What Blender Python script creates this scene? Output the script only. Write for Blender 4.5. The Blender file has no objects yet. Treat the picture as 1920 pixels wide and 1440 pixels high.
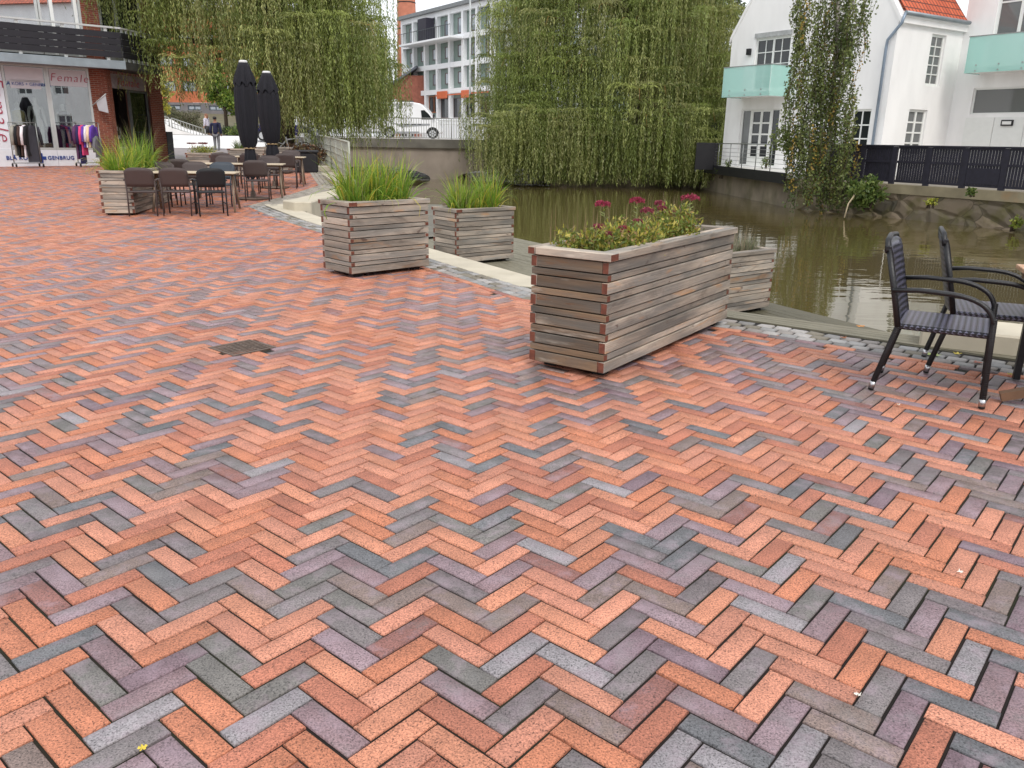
import bpy, math, random
import numpy as np
from mathutils import Matrix, Vector
random.seed(7); RNG = np.random.default_rng(7)
SC = bpy.context.scene
COL = SC.collection
PI = math.pi

# ------------------------------------------------------------------ camera
FPX, PITCH, ROLL, CAMH = 1503.87, 0.295517, -0.0168116, 1.468
_f = np.array([0, math.cos(PITCH), -math.sin(PITCH)]); _r = np.array([1., 0, 0]); _d = np.cross(_f, _r)
_R = np.stack([math.cos(ROLL)*_r + math.sin(ROLL)*_d, -math.sin(ROLL)*_r + math.cos(ROLL)*_d, _f])
cam = bpy.data.cameras.new('camera'); camo = bpy.data.objects.new('camera', cam); COL.objects.link(camo)
cam.sensor_fit = 'HORIZONTAL'; cam.sensor_width = 36; cam.lens = FPX/1920*36
cam.clip_start = .05; cam.clip_end = 600
m3 = Matrix((( _R[0][0], -_R[1][0], -_R[2][0]), (_R[0][1], -_R[1][1], -_R[2][1]), (_R[0][2], -_R[1][2], -_R[2][2])))
camo.matrix_world = Matrix.Translation((0, 0, CAMH)) @ m3.to_4x4()
SC.camera = camo

# ------------------------------------------------------------------ light
SUN_EL, SUN_AZ = math.radians(50), math.radians(163)      # azimuth clockwise from +Y (the way the camera looks)
world = bpy.data.worlds.new('World'); SC.world = world; world.use_nodes = True
nt = world.node_tree; nt.nodes.clear()
out = nt.nodes.new('ShaderNodeOutputWorld'); bg = nt.nodes.new('ShaderNodeBackground')
sky = nt.nodes.new('ShaderNodeTexSky'); sky.sky_type = 'NISHITA'; sky.sun_disc = False
sky.sun_elevation = SUN_EL; sky.sun_rotation = SUN_AZ; sky.air_density = 1.0; sky.dust_density = 2.5
tc = nt.nodes.new('ShaderNodeTexCoord'); mp = nt.nodes.new('ShaderNodeMapping'); mp.inputs['Scale'].default_value = (1, 1, 2.6)
nz = nt.nodes.new('ShaderNodeTexNoise'); nz.inputs['Scale'].default_value = 2.2; nz.inputs['Detail'].default_value = 6
rp = nt.nodes.new('ShaderNodeValToRGB'); rp.color_ramp.elements[0].position = .30; rp.color_ramp.elements[1].position = .62
rp.color_ramp.elements[0].color = (.62, .62, .62, 1); rp.color_ramp.elements[1].color = (.97, .97, .97, 1)
mx = nt.nodes.new('ShaderNodeMix'); mx.data_type = 'RGBA'; mx.inputs['B'].default_value = (9.2, 9.4, 9.7, 1)
nt.links.new(tc.outputs['Generated'], mp.inputs['Vector']); nt.links.new(mp.outputs[0], nz.inputs['Vector'])
nt.links.new(nz.outputs['Fac'], rp.inputs['Fac']); nt.links.new(rp.outputs['Color'], mx.inputs['Factor'])
nt.links.new(sky.outputs[0], mx.inputs['A']); nt.links.new(mx.outputs['Result'], bg.inputs['Color'])
bg.inputs['Strength'].default_value = .12
nt.links.new(bg.outputs[0], out.inputs[0])
sun = bpy.data.lights.new('sun', 'SUN'); sun.energy = 1.25; sun.angle = math.radians(22); sun.color = (1, .95, .87)
so = bpy.data.objects.new('sun', sun); COL.objects.link(so)
so.rotation_euler = (PI/2 - SUN_EL, 0, PI - SUN_AZ)
so.rotation_euler = Vector((-math.sin(SUN_AZ)*math.cos(SUN_EL), -math.cos(SUN_AZ)*math.cos(SUN_EL), -math.sin(SUN_EL))).to_track_quat('-Z', 'Y').to_euler()
SC.view_settings.view_transform = 'Standard'; SC.view_settings.look = 'None'
SC.view_settings.exposure = 0.36; SC.view_settings.gamma = 1

# ------------------------------------------------------------------ helpers
def GZ(y): return float(np.interp(y, [15, 27, 45, 50, 56, 80], [0, .34, .55, 1.0, 1.40, 1.5]))
def at(x, y, Y):
    d = _R.T @ np.array([(x-960)/FPX, (y-720)/FPX, 1.]); return Vector((0, 0, CAMH)) + Vector(d*(Y/d[1]))
def S(r, g, b):                                                   # sRGB 0-255 -> linear
    f = lambda c: (c/255/12.92) if c <= 10 else ((c/255+.055)/1.055)**2.4
    return (f(r), f(g), f(b), 1)

MATS = {}
def mat(name, col, rough=.6, var=.2, scale=6, bump=0., bscale=60, metal=0., attr=None, stretch=None, uv=False,
        spec=.5, detail=5, transl=0., hue=None, alpha_rough=False, coat=0.):
    if name in MATS: return MATS[name]
    m = bpy.data.materials.new(name); m.use_nodes = True; MATS[name] = m
    n = m.node_tree.nodes; l = m.node_tree.links
    b = n['Principled BSDF']
    b.inputs['Roughness'].default_value = rough; b.inputs['Metallic'].default_value = metal
    b.inputs['Specular IOR Level'].default_value = spec
    if coat: b.inputs['Coat Weight'].default_value = coat; b.inputs['Coat Roughness'].default_value = .1
    tc = n.new('ShaderNodeTexCoord'); oi = n.new('ShaderNodeObjectInfo')
    ad = n.new('ShaderNodeVectorMath'); ad.operation = 'ADD'
    ml = n.new('ShaderNodeMath'); ml.operation = 'MULTIPLY'; ml.inputs[1].default_value = 37
    l.new(oi.outputs['Random'], ml.inputs[0]); l.new(tc.outputs['UV' if uv else 'Object'], ad.inputs[0]); l.new(ml.outputs[0], ad.inputs[1])
    src = ad.outputs[0]
    if stretch:
        mp = n.new('ShaderNodeMapping'); mp.inputs['Scale'].default_value = stretch; l.new(src, mp.inputs['Vector']); src = mp.outputs[0]
    nz = n.new('ShaderNodeTexNoise'); nz.inputs['Scale'].default_value = scale; nz.inputs['Detail'].default_value = detail
    l.new(src, nz.inputs['Vector'])
    mr = n.new('ShaderNodeMapRange'); mr.inputs['From Min'].default_value = .3; mr.inputs['From Max'].default_value = .7
    mr.inputs['To Min'].default_value = 1-var; mr.inputs['To Max'].default_value = 1+var
    l.new(nz.outputs['Fac'], mr.inputs['Value'])
    vm = n.new('ShaderNodeVectorMath'); vm.operation = 'SCALE'; l.new(mr.outputs[0], vm.inputs['Scale'])
    if attr:
        at_ = n.new('ShaderNodeAttribute'); at_.attribute_name = attr; l.new(at_.outputs['Color'], vm.inputs[0])
        if alpha_rough: l.new(at_.outputs['Alpha'], b.inputs['Roughness'])
    else: vm.inputs[0].default_value = col[:3]
    last = vm.outputs[0]
    if hue:                                                       # second colour in patches of its own
        n2 = n.new('ShaderNodeTexNoise'); n2.inputs['Scale'].default_value = hue[1]; n2.inputs['Detail'].default_value = 4
        l.new(src, n2.inputs['Vector'])
        r2 = n.new('ShaderNodeMapRange'); r2.inputs['From Min'].default_value = hue[2]; r2.inputs['From Max'].default_value = hue[2]+.18
        r2.inputs['To Max'].default_value = hue[3] if len(hue) > 3 else 1
        l.new(n2.outputs['Fac'], r2.inputs['Value'])
        m2 = n.new('ShaderNodeMix'); m2.data_type = 'RGBA'; m2.inputs['B'].default_value = hue[0]
        l.new(r2.outputs[0], m2.inputs['Factor']); l.new(last, m2.inputs['A']); last = m2.outputs['Result']
    l.new(last, b.inputs['Base Color'])
    if bump:
        nb = n.new('ShaderNodeTexNoise'); nb.inputs['Scale'].default_value = bscale; nb.inputs['Detail'].default_value = 4
        l.new(src, nb.inputs['Vector'])
        bp = n.new('ShaderNodeBump'); bp.inputs['Strength'].default_value = bump; bp.inputs['Distance'].default_value = .01
        l.new(nb.outputs['Fac'], bp.inputs['Height']); l.new(bp.outputs[0], b.inputs['Normal'])
    if transl:
        tr = n.new('ShaderNodeBsdfTranslucent'); l.new(last, tr.inputs['Color'])
        ms = n.new('ShaderNodeMixShader'); ms.inputs[0].default_value = transl
        l.new(b.outputs[0], ms.inputs[1]); l.new(tr.outputs[0], ms.inputs[2]); l.new(ms.outputs[0], n['Material Output'].inputs['Surface'])
    return m

def glass(name, tint, rough=.03, alpha=None, spec=.6):            # dark reflective glazing, or tinted see-through when alpha is given
    if name in MATS: return MATS[name]
    m = bpy.data.materials.new(name); m.use_nodes = True; MATS[name] = m
    b = m.node_tree.nodes['Principled BSDF']; b.inputs['Base Color'].default_value = tint; b.inputs['Roughness'].default_value = rough
    b.inputs['Specular IOR Level'].default_value = spec
    if alpha is not None: b.inputs['Alpha'].default_value = alpha
    return m

class MB:
    """collects shapes, build() links them as one mesh object"""
    def __init__(s, M=None): s.v = []; s.f = []; s.mi = []; s.uv = []; s.sm = []; s.M = M
    def P(s, p): p = Vector(p); return tuple(s.M @ p) if s.M else tuple(p)
    def face(s, idx, mi=0, uv=None, sm=False):
        s.f.append(tuple(idx)); s.mi.append(mi); s.sm.append(sm); s.uv.append(uv or [(0, 0)]*len(idx))
    def poly(s, pts, mi=0, sm=False):
        i = len(s.v); s.v += [s.P(p) for p in pts]; s.face(range(i, i+len(pts)), mi, [(p[0], p[1]) for p in pts], sm)
    def box(s, a, b, mi=0, end=None, T=None):
        a = list(a); b = list(b)
        for k in range(3):
            if a[k] > b[k]: a[k], b[k] = b[k], a[k]
        i = len(s.v); d = [b[k]-a[k] for k in range(3)]; ax = d.index(max(d)); o = (random.random()*50, random.random()*50)
        pts = [Vector((x, y, z)) for z in (a[2], b[2]) for y in (a[1], b[1]) for x in (a[0], b[0])]
        for p in pts: s.v.append(s.P(T @ p if T else p))
        oth = [k for k in range(3) if k != ax]
        for q in ((0, 2, 3, 1), (4, 5, 7, 6), (0, 1, 5, 4), (2, 6, 7, 3), (0, 4, 6, 2), (1, 3, 7, 5)):
            c = [pts[k] for k in q]; isend = max(abs(c[0][ax]-p[ax]) for p in c) < 1e-9
            if isend: uv = [(o[0]+p[oth[0]], o[1]+p[oth[1]]) for p in c]
            else: uv = [(o[0]+p[ax], o[1]+p[oth[0]]+p[oth[1]]) for p in c]
            s.face([i+k for k in q], end if (end is not None and isend) else mi, uv)
    def prism(s, pts, off, mi=0, cap=None):                        # polygon (3d points) pushed along off
        i = len(s.v); n = len(pts); off = Vector(off)
        s.v += [s.P(p) for p in pts] + [s.P(Vector(p)+off) for p in pts]
        s.face(range(i+n-1, i-1, -1), mi if cap is None else cap, [(p[0], p[2]) for p in reversed(pts)]); s.face(range(i+n, i+2*n), mi if cap is None else cap, [(p[0], p[2]) for p in pts])
        L = 0
        for k in range(n):
            j = (k+1) % n; e = (Vector(pts[j])-Vector(pts[k])).length
            s.face((i+k, i+j, i+n+j, i+n+k), mi, [(L, 0), (L+e, 0), (L+e, off.length), (L, off.length)]); L += e
    def tube(s, pts, r, n=8, mi=0, cap=True, flat=None):
        pts = [Vector(p) for p in pts]; m = len(pts); rs = r if isinstance(r, (list, tuple)) else [r]*m
        i = len(s.v); up = None
        for k, p in enumerate(pts):
            t = (pts[min(k+1, m-1)]-pts[max(k-1, 0)]).normalized()
            if up is None: up = Vector((0, 0, 1)) if abs(t.z) < .9 else Vector((1, 0, 0))
            a = t.cross(up)
            if a.length < 1e-6: a = t.cross(Vector((0, 1, 0)))
            a.normalize(); b = a.cross(t).normalized(); up = b
            for q in range(n):
                w = 2*PI*q/n; s.v.append(s.P(p + (a*math.cos(w)*(flat or 1) + b*math.sin(w))*rs[k]))
        for k in range(m-1):
            for q in range(n):
                q2 = (q+1) % n; s.face((i+k*n+q, i+k*n+q2, i+(k+1)*n+q2, i+(k+1)*n+q), mi, [(k, q/n), (k, (q+1)/n), (k+1, (q+1)/n), (k+1, q/n)], True)
        if cap: s.face([i+q for q in range(n-1, -1, -1)], mi); s.face([i+(m-1)*n+q for q in range(n)], mi)
    def lathe(s, prof, n=24, mi=0, c=(0, 0, 0), fold=0, nf=8, ph=0):
        i = len(s.v); m = len(prof)
        for r, z in prof:
            for q in range(n):
                w = 2*PI*q/n; rr = r*(1+fold*math.sin(nf*w+ph+z*1.3))
                s.v.append(s.P((c[0]+rr*math.cos(w), c[1]+rr*math.sin(w), c[2]+z)))
        for k in range(m-1):
            for q in range(n):
                q2 = (q+1) % n; s.face((i+k*n+q, i+k*n+q2, i+(k+1)*n+q2, i+(k+1)*n+q), mi, None, True)
        s.face([i+q for q in range(n-1, -1, -1)], mi); s.face([i+(m-1)*n+q for q in range(n)], mi)
    def build(s, name, mats, parent=None, bevel=0.):
        me = bpy.data.meshes.new(name); me.from_pydata(s.v, [], s.f)
        if not isinstance(mats, (list, tuple)): mats = [mats]
        for m in mats: me.materials.append(m)
        me.polygons.foreach_set('material_index', s.mi); me.polygons.foreach_set('use_smooth', s.sm)
        ul = me.uv_layers.new(name='UVMap'); ul.data.foreach_set('uv', [c for u in s.uv for p in u for c in p])
        me.update(); o = bpy.data.objects.new(name, me); COL.objects.link(o)
        if parent: o.parent = parent
        if bevel:
            bm = o.modifiers.new('bevel', 'BEVEL'); bm.width = bevel; bm.segments = 1; bm.limit_method = 'ANGLE'; bm.angle_limit = math.radians(40)
        return o

def npmesh(name, V, F, mats, parent=None, col=None, smooth=False, mi=None):
    me = bpy.data.meshes.new(name); V = np.asarray(V, np.float32); F = np.asarray(F, np.int32); k = F.shape[1]
    me.vertices.add(len(V)); me.vertices.foreach_set('co', V.ravel())
    me.loops.add(F.size); me.loops.foreach_set('vertex_index', F.ravel())
    me.polygons.add(len(F)); me.polygons.foreach_set('loop_start', np.arange(len(F), dtype=np.int32)*k)
    if smooth: me.polygons.foreach_set('use_smooth', np.ones(len(F), bool))
    for m in (mats if isinstance(mats, (list, tuple)) else [mats]): me.materials.append(m)
    if mi is not None: me.polygons.foreach_set('material_index', np.asarray(mi, np.int32))
    me.update(calc_edges=True)
    if col is not None:
        a = me.color_attributes.new('Col', 'FLOAT_COLOR', 'POINT'); a.data.foreach_set('color', np.asarray(col, np.float32).ravel())
    o = bpy.data.objects.new(name, me); COL.objects.link(o)
    if parent: o.parent = parent
    return o

def leaves(name, P, D, Sd, L, W, C, m, parent=None):              # many small leaf faces in one crown
    P, D, Sd = (np.asarray(a, float) for a in (P, D, Sd)); n = len(P)
    L = np.broadcast_to(np.asarray(L, float), n)[:, None]; W = np.broadcast_to(np.asarray(W, float), n)[:, None]
    V = np.stack([P, P+D*L*.45+Sd*W*.5, P+D*L, P+D*L*.45-Sd*W*.5], 1).reshape(-1, 3)
    F = np.arange(4*n).reshape(n, 4); C = np.concatenate([np.asarray(C, float)[:, :3], np.ones((n, 1))], 1)
    return npmesh(name, V, F, m, parent, np.repeat(C, 4, 0))

def unit(a): return a/np.maximum(np.linalg.norm(a, axis=-1, keepdims=True), 1e-9)
def rnddir(n): return unit(RNG.normal(size=(n, 3)))

def tag(o, label=None, cat=None, group=None, kind=None):
    if label: o['label'] = label
    if cat: o['category'] = cat
    if group: o['group'] = group
    if kind: o['kind'] = kind
    return o
def empty(name, loc=(0, 0, 0), rz=0., label=None, cat=None, group=None):
    o = bpy.data.objects.new(name, None); COL.objects.link(o); o.location = loc; o.rotation_euler = (0, 0, rz)
    o.empty_display_size = .2
    return tag(o, label, cat, group)
def copy_tree(o, parent=None):
    c = o.copy(); COL.objects.link(c); c.parent = parent
    for ch in list(o.children): copy_tree(ch, c)
    return c
def frame2(org, ang):                                              # local x along ang (radians from +X), local y to its left
    return Matrix.Translation(Vector((org[0], org[1], org[2] if len(org) > 2 else 0))) @ Matrix.Rotation(ang, 4, 'Z')
def text(name, s, size, loc, rot, m, parent=None, shear=0., ext=.002, off=0., space=1.):
    c = bpy.data.curves.new(name, 'FONT'); c.body = s; c.size = size; c.align_x = 'CENTER'; c.align_y = 'CENTER'; c.shear = shear
    c.extrude = ext; c.offset = off; c.space_character = space
    t = bpy.data.objects.new(name, c); COL.objects.link(t); bpy.context.view_layer.update()
    me = bpy.data.meshes.new_from_object(t.evaluated_get(bpy.context.evaluated_depsgraph_get())); bpy.data.objects.remove(t)
    me.name = name; me.materials.clear(); me.materials.append(m)
    o = bpy.data.objects.new(name, me); COL.objects.link(o); o.matrix_local = Matrix.Translation(Vector(loc)) @ rot.to_4x4()
    if parent: o.parent = parent
    return o
# ------------------------------------------------------------------ the setting: ground, paving, quay, deck, water
E0 = [(9.0, .90), (2.72, 5.67), (1.84, 6.37), (.02, 7.60), (-5.66, 17.0)]
E1 = [(9.3, 1.35), (2.99, 6.11), (1.93, 6.91), (.06, 8.32), (-5.32, 17.33)]
E2 = [(9.6, 1.85), (3.13, 6.43), (2.01, 7.21), (.70, 8.11), (-4.98, 17.54)]
def edge_x(y):                                                     # x of the water side edge of the land at this y
    pts = [(14, -30), (14, -2.2), (9.6, 1.85), (3.13, 6.43), (2.01, 7.21), (.70, 8.11), (-4.2, 16.2), (-4.1, 16.4), (-4.12, 21.8), (-4.3, 22.1), (-11.7, 45.8), (-16, 60), (-30, 90)]
    return float(np.interp(y, [p[1] for p in pts], [p[0] for p in pts]))
M_base = mat('joint_sand', S(24, 17, 12), .95, .35, 3, .3, 40, hue=(S(38, 44, 18), 1.3, .52, .8))
M_street = mat('street_paving', S(150, 142, 142), .8, .12, 2.5, .1, 30)
M_conc = mat('concrete_pale', S(192, 183, 164), .75, .10, 2.2, .25, 25, hue=(S(160, 150, 128), 3, .56, .5))
M_concd = mat('concrete_wet', S(150, 140, 118), .7, .25, 2.0, .3, 25, hue=(S(84, 80, 52), 1.2, .46, .8))

def land_rows(ys, x0, zoff, name, m, xe=edge_x, wall=True):
    V = []; F = []; n = 14
    for y in ys:
        e = xe(y)
        for k in range(n): V.append((x0+(e-x0)*k/(n-1), y, GZ(y)+zoff))
        V.append((e, y, -2.0))
    w = n+1
    for r in range(len(ys)-1):
        for k in range(n if wall else n-1): F.append((r*w+k, r*w+k+1, (r+1)*w+k+1, (r+1)*w+k))
    o = npmesh(name, V, F, m); tag(o, kind='structure'); return o
ys = [-30, -10, -2.2] + list(np.arange(-1, 1.8, .9)) + [1.85, 3, 4, 5, 6.43, 7.21, 8.11] + list(np.arange(9, 16, 1.)) + [16.2, 16.4, 18, 20, 21.8, 22.1, 24, 26, 28, 30]
land_rows(ys, -70, -.0085, 'plaza_ground', M_base)
land_rows([30, 33, 37, 41, 45.8, 50, 55, 60, 70, 90, 140, 260], -260, 0, 'street', M_street)

# herringbone bricks: module .08 m, three to one, laid as in the calibration of the photograph
W_ = .08; YAW = 0.0853404276; OX, OY = .344235536*W_, -20.6870508*W_
cy, sy = math.cos(YAW), math.sin(YAW)
def lat2world(px, py):                                             # lattice units -> world
    X = (px-py)/math.sqrt(2)*W_ - OX; Y = (px+py)/math.sqrt(2)*W_ - OY
    return X*cy - Y*sy, X*sy + Y*cy
bricks = []
N = 560
for k in range(-N, N):
    for m_ in range(-140, 140):
        for hv in (0, 1):
            if hv == 0: c = (k+6*m_+1.5, k+.5)
            else: c = (k+3+6*m_+.5, k-.5)
            bricks.append((c[0], c[1], hv))
B = np.array(bricks, float); B[:, 0] += -3           # phase so that the corners of the pattern fall where the photo has them
bx, by = lat2world(B[:, 0], B[:, 1])
def inside(x, y):
    e = np.interp(y, [-2, .90, 5.67, 6.37, 7.60, 17.0, 17.4, 22, 30], [11.5, 9.0, 2.72, 1.84, .02, -5.66, -5.5, -5.2, -7.6])
    return x < e+.05
keep = inside(bx, by) & (by > -.6) & (by < 30) & (np.abs(bx) < np.maximum(by, .5)*.95+2.6) & (bx > -26)
keep &= ~((bx > -2.19) & (bx < -1.72) & (np.abs(bx+1.955) + np.abs(by-5.61) < .21))
B = B[keep]; bx = bx[keep]; by = by[keep]; n = len(B)
# colour of every brick: two kinds of fired clay, orange red and dark grey violet, in loose drifts
def vnoise(x, y, f, seed):
    r = np.random.default_rng(seed); t = r.random((256, 256)); x = x*f; y = y*f
    xi = np.floor(x).astype(int); yi = np.floor(y).astype(int); u = x-xi; v = y-yi; u = u*u*(3-2*u); v = v*v*(3-2*v)
    g = lambda a, b: t[a % 256, b % 256]
    return (g(xi, yi)*(1-u)+g(xi+1, yi)*u)*(1-v)+(g(xi, yi+1)*(1-u)+g(xi+1, yi+1)*u)*v
dr = vnoise(bx, by, 2.2, 3)*.6+vnoise(bx, by, .8, 4)*.4
kind = np.where(RNG.random(n) < np.clip(np.interp(by, [1.5, 3.2, 5.5, 9, 15], [.47, .45, .42, .36, .30])+(dr-.5)*.6, .15, .7), 1, 0)
orange = np.array([S(192, 129, 102)[:3], S(185, 118, 89)[:3], S(194, 132, 108)[:3], S(174, 110, 88)[:3], S(187, 126, 104)[:3]])
grey = np.array([S(122, 114, 114)[:3], S(112, 102, 103)[:3], S(138, 113, 117)[:3], S(106, 106, 109)[:3], S(130, 112, 105)[:3], S(144, 122, 128)[:3], S(146, 140, 143)[:3], S(142, 96, 88)[:3], S(114, 110, 106)[:3], S(124, 102, 110)[:3]])
C = np.where(kind[:, None] == 0, orange[RNG.integers(0, len(orange), n)], grey[RNG.choice(len(grey), n, p=[.16, .14, .13, .12, .1, .11, .06, .06, .06, .06])])
C = C*(1+RNG.normal(0, .06, (n, 1)))*np.where(kind == 0, 1., .93)[:, None]
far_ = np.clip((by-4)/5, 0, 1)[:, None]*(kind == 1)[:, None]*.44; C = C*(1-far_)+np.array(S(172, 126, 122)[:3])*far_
rough = np.where(kind == 0, RNG.uniform(.62, .78, n), RNG.uniform(.40, .62, n))
L2, W2 = 1.5*W_-.0016, .5*W_-.0050
def brick_pts(inset, z, jit=True):
    l, w = L2-inset, W2-inset
    q = np.array([(-l, -w), (l, -w), (l, w), (-l, w)])/W_
    hv = B[:, 2]; P = np.empty((n, 4, 3))
    for j in range(4):
        a = np.where(hv == 0, q[j, 0], -q[j, 1]); b = np.where(hv == 0, q[j, 1], q[j, 0])
        X, Y = lat2world(B[:, 0]+a+jx, B[:, 1]+b+jy); P[:, j, 0] = X; P[:, j, 1] = Y
        P[:, j, 2] = z + hz + tiltx*q[j, 0] + tilty*q[j, 1] + np.interp(Y, [15, 27, 45], [0, .34, .52])
    return P
jx = RNG.normal(0, .006, n); jy = RNG.normal(0, .006, n); hz = RNG.normal(0, .0009, n)-.001; tiltx = RNG.normal(0, .0005, n); tilty = RNG.normal(0, .0009, n)
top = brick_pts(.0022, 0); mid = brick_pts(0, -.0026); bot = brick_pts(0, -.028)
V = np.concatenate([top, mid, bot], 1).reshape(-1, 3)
F12 = np.array([(0, 1, 2, 3)] + [(4+j, 4+(j+1) % 4, (j+1) % 4, j) for j in range(4)] + [(8+j, 8+(j+1) % 4, 4+(j+1) % 4, 4+j) for j in range(4)])
F = (np.arange(n)[:, None, None]*12 + F12[None]).reshape(-1, 4)
colr = np.repeat(np.concatenate([C, rough[:, None]], 1), 12, 0)
def brick_mat():
    m = bpy.data.materials.new('clay_pavers'); m.use_nodes = True; nd = m.node_tree.nodes; l = m.node_tree.links; b = nd['Principled BSDF']
    a = nd.new('ShaderNodeAttribute'); a.attribute_name = 'Col'; l.new(a.outputs['Alpha'], b.inputs['Roughness'])
    tc = nd.new('ShaderNodeTexCoord')
    def noise(sc, det, ro=.5):
        x = nd.new('ShaderNodeTexNoise'); x.inputs['Scale'].default_value = sc; x.inputs['Detail'].default_value = det; x.inputs['Roughness'].default_value = ro
        l.new(tc.outputs['Object'], x.inputs['Vector']); return x.outputs['Fac']
    def rng(v, a0, a1, b0, b1):
        x = nd.new('ShaderNodeMapRange'); l.new(v, x.inputs['Value'])
        for k_, q in zip(('From Min', 'From Max', 'To Min', 'To Max'), (a0, a1, b0, b1)): x.inputs[k_].default_value = q
        return x.outputs[0]
    def scale(c, f):
        x = nd.new('ShaderNodeVectorMath'); x.operation = 'SCALE'; l.new(c, x.inputs[0]); l.new(f, x.inputs['Scale']); return x.outputs[0]
    gq = nd.new('ShaderNodeMath'); gq.operation = 'LESS_THAN'; gq.inputs[1].default_value = .615; l.new(a.outputs['Alpha'], gq.inputs[0])
    def grey_only(f): x = nd.new('ShaderNodeMath'); x.operation = 'MULTIPLY'; l.new(f, x.inputs[0]); l.new(gq.outputs[0], x.inputs[1]); return x.outputs[0]
    def mix(f, c, col):
        x = nd.new('ShaderNodeMix'); x.data_type = 'RGBA'; l.new(f, x.inputs['Factor']); l.new(c, x.inputs['A']); x.inputs['B'].default_value = col; return x.outputs['Result']
    c = scale(a.outputs['Color'], rng(noise(9, 4), .3, .7, .86, 1.14))
    c = scale(c, rng(noise(170, 2, .6), .34, .66, .64, 1.30))                        # sandy grain of the clay
    c = scale(c, rng(noise(185, 1), .34, .40, .34, 1.0))                             # dark pits
    c = mix(grey_only(rng(noise(10, 6, .65), .48, .66, 0, .42)), c, S(160, 140, 150))                 # bloom: violet grey patches
    c = mix(rng(noise(1.1, 5), .56, .75, 0, .30), c, S(96, 78, 66))                  # walked-in dirt
    c = mix(grey_only(rng(noise(7, 7, .65), .52, .70, 0, .42)), c, S(124, 121, 120))
    l.new(c, b.inputs['Base Color'])
    bp = nd.new('ShaderNodeBump'); bp.inputs['Strength'].default_value = .35; bp.inputs['Distance'].default_value = .004
    l.new(noise(200, 3), bp.inputs['Height']); l.new(bp.outputs[0], b.inputs['Normal'])
    return m
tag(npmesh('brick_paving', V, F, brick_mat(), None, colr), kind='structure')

# soldier course, granite setts, coping along the quay
def along(poly, w0, w1, step, off0=0.):                            # walk a polyline, give (point, direction) every step
    pts = [Vector((p[0], p[1], 0)) for p in poly]; d = 0; i = 0; out_ = []
    segs = [(pts[k], pts[k+1]) for k in range(len(pts)-1)]
    for a, b_ in segs:
        L = (b_-a).length; k = max(1, round(L/step))
        for q in range(k): out_.append((a.lerp(b_, q/k), a.lerp(b_, (q+1)/k)))
    return out_
mb = MB(); V = []; F = []; CC = []
def stone(p0, p1, u0, u1, z0, z1, c, jit=.006, cham=.012):           # a hand cut block between two edge points, from offset u0 to u1 across
    t = (p1-p0).normalized(); nrm = Vector((t.y, -t.x, 0))          # to the water side when walking right to left is -n
    g = .008 if jit > .003 else .003; a = p0 + t*g; b_ = p1 - t*g
    def q(p, u, z): return p + nrm*u + Vector((random.uniform(-jit, jit), random.uniform(-jit, jit), z + GZ(p.y)))
    base = [q(a, u0, z0), q(b_, u0, z0), q(b_, u1, z0), q(a, u1, z0)]
    cen = sum(base, Vector())/4; hi = [Vector((p.x, p.y, p.z+(z1-z0)*.80)) for p in base]
    tp = [cen.lerp(p, 1-cham/((p-cen).length)) for p in base]; tp = [Vector((p.x, p.y, p.z+(z1-z0)+random.uniform(-.003, .003))) for p in tp]
    i = len(V); V.extend([tuple(p) for p in base+hi+tp])
    for j in range(4):
        k = (j+1) % 4; F.append((i+j, i+k, i+4+k, i+4+j)); F.append((i+4+j, i+4+k, i+8+k, i+8+j))
    F.append((i+8, i+9, i+10, i+11)); CC.extend([c]*12)
def tocol(s_, v_): f = 1+random.uniform(-v_, v_); return [x*f for x in s_[:3]]+[.7]
quay = E0
for p0, p1 in along(quay, 0, 0, .242):                              # stretchers laid along the edge
    c = random.choice([orange[0], orange[1], grey[2], grey[7], grey[1], orange[3]]); stone(p0, p1, .0, .074, -.02, .004, list(c)+[.7], .001, .004)
for r in range(3):
    off = .088 + r*.119
    for p0, p1 in along([(E0[0][0]+.02*r, E0[0][1]-.03*r)]+E0[1:], 0, 0, random.uniform(.130, .145)):
        sh = (p1-p0)*random.uniform(0, .12); c = random.choice([S(152, 150, 148), S(138, 137, 136), S(162, 158, 155), S(126, 124, 122), S(146, 139, 134), S(118, 111, 98)])
        stone(p0+sh*.3+(p1-p0)*.5*(r % 2), p1+sh*.3+(p1-p0)*.5*(r % 2), off, off+.101, -.03, .005, tocol(c, .12), .007, .009)
path2 = [(-5.58, 17.1), (-5.38, 19.5), (-5.3, 22.2), (-7.6, 30.)]
for r in range(5):
    for p0, p1 in along(path2, 0, 0, .13):
        stone(p0+(p1-p0)*.5*(r % 2), p1+(p1-p0)*.5*(r % 2), r*.115, r*.115+.105, -.03, .006, tocol(random.choice([S(150, 142, 132), S(138, 132, 122), S(160, 152, 142)]), .12), .006)
M_sett = mat('granite_sett', (0, 0, 0, 1), .7, .16, 45, .3, 90, attr='Col', hue=(S(92, 86, 70), 4, .6, .5))
o = npmesh('sett_strip', V, F, M_sett, None, CC); tag(o, kind='structure')

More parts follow.
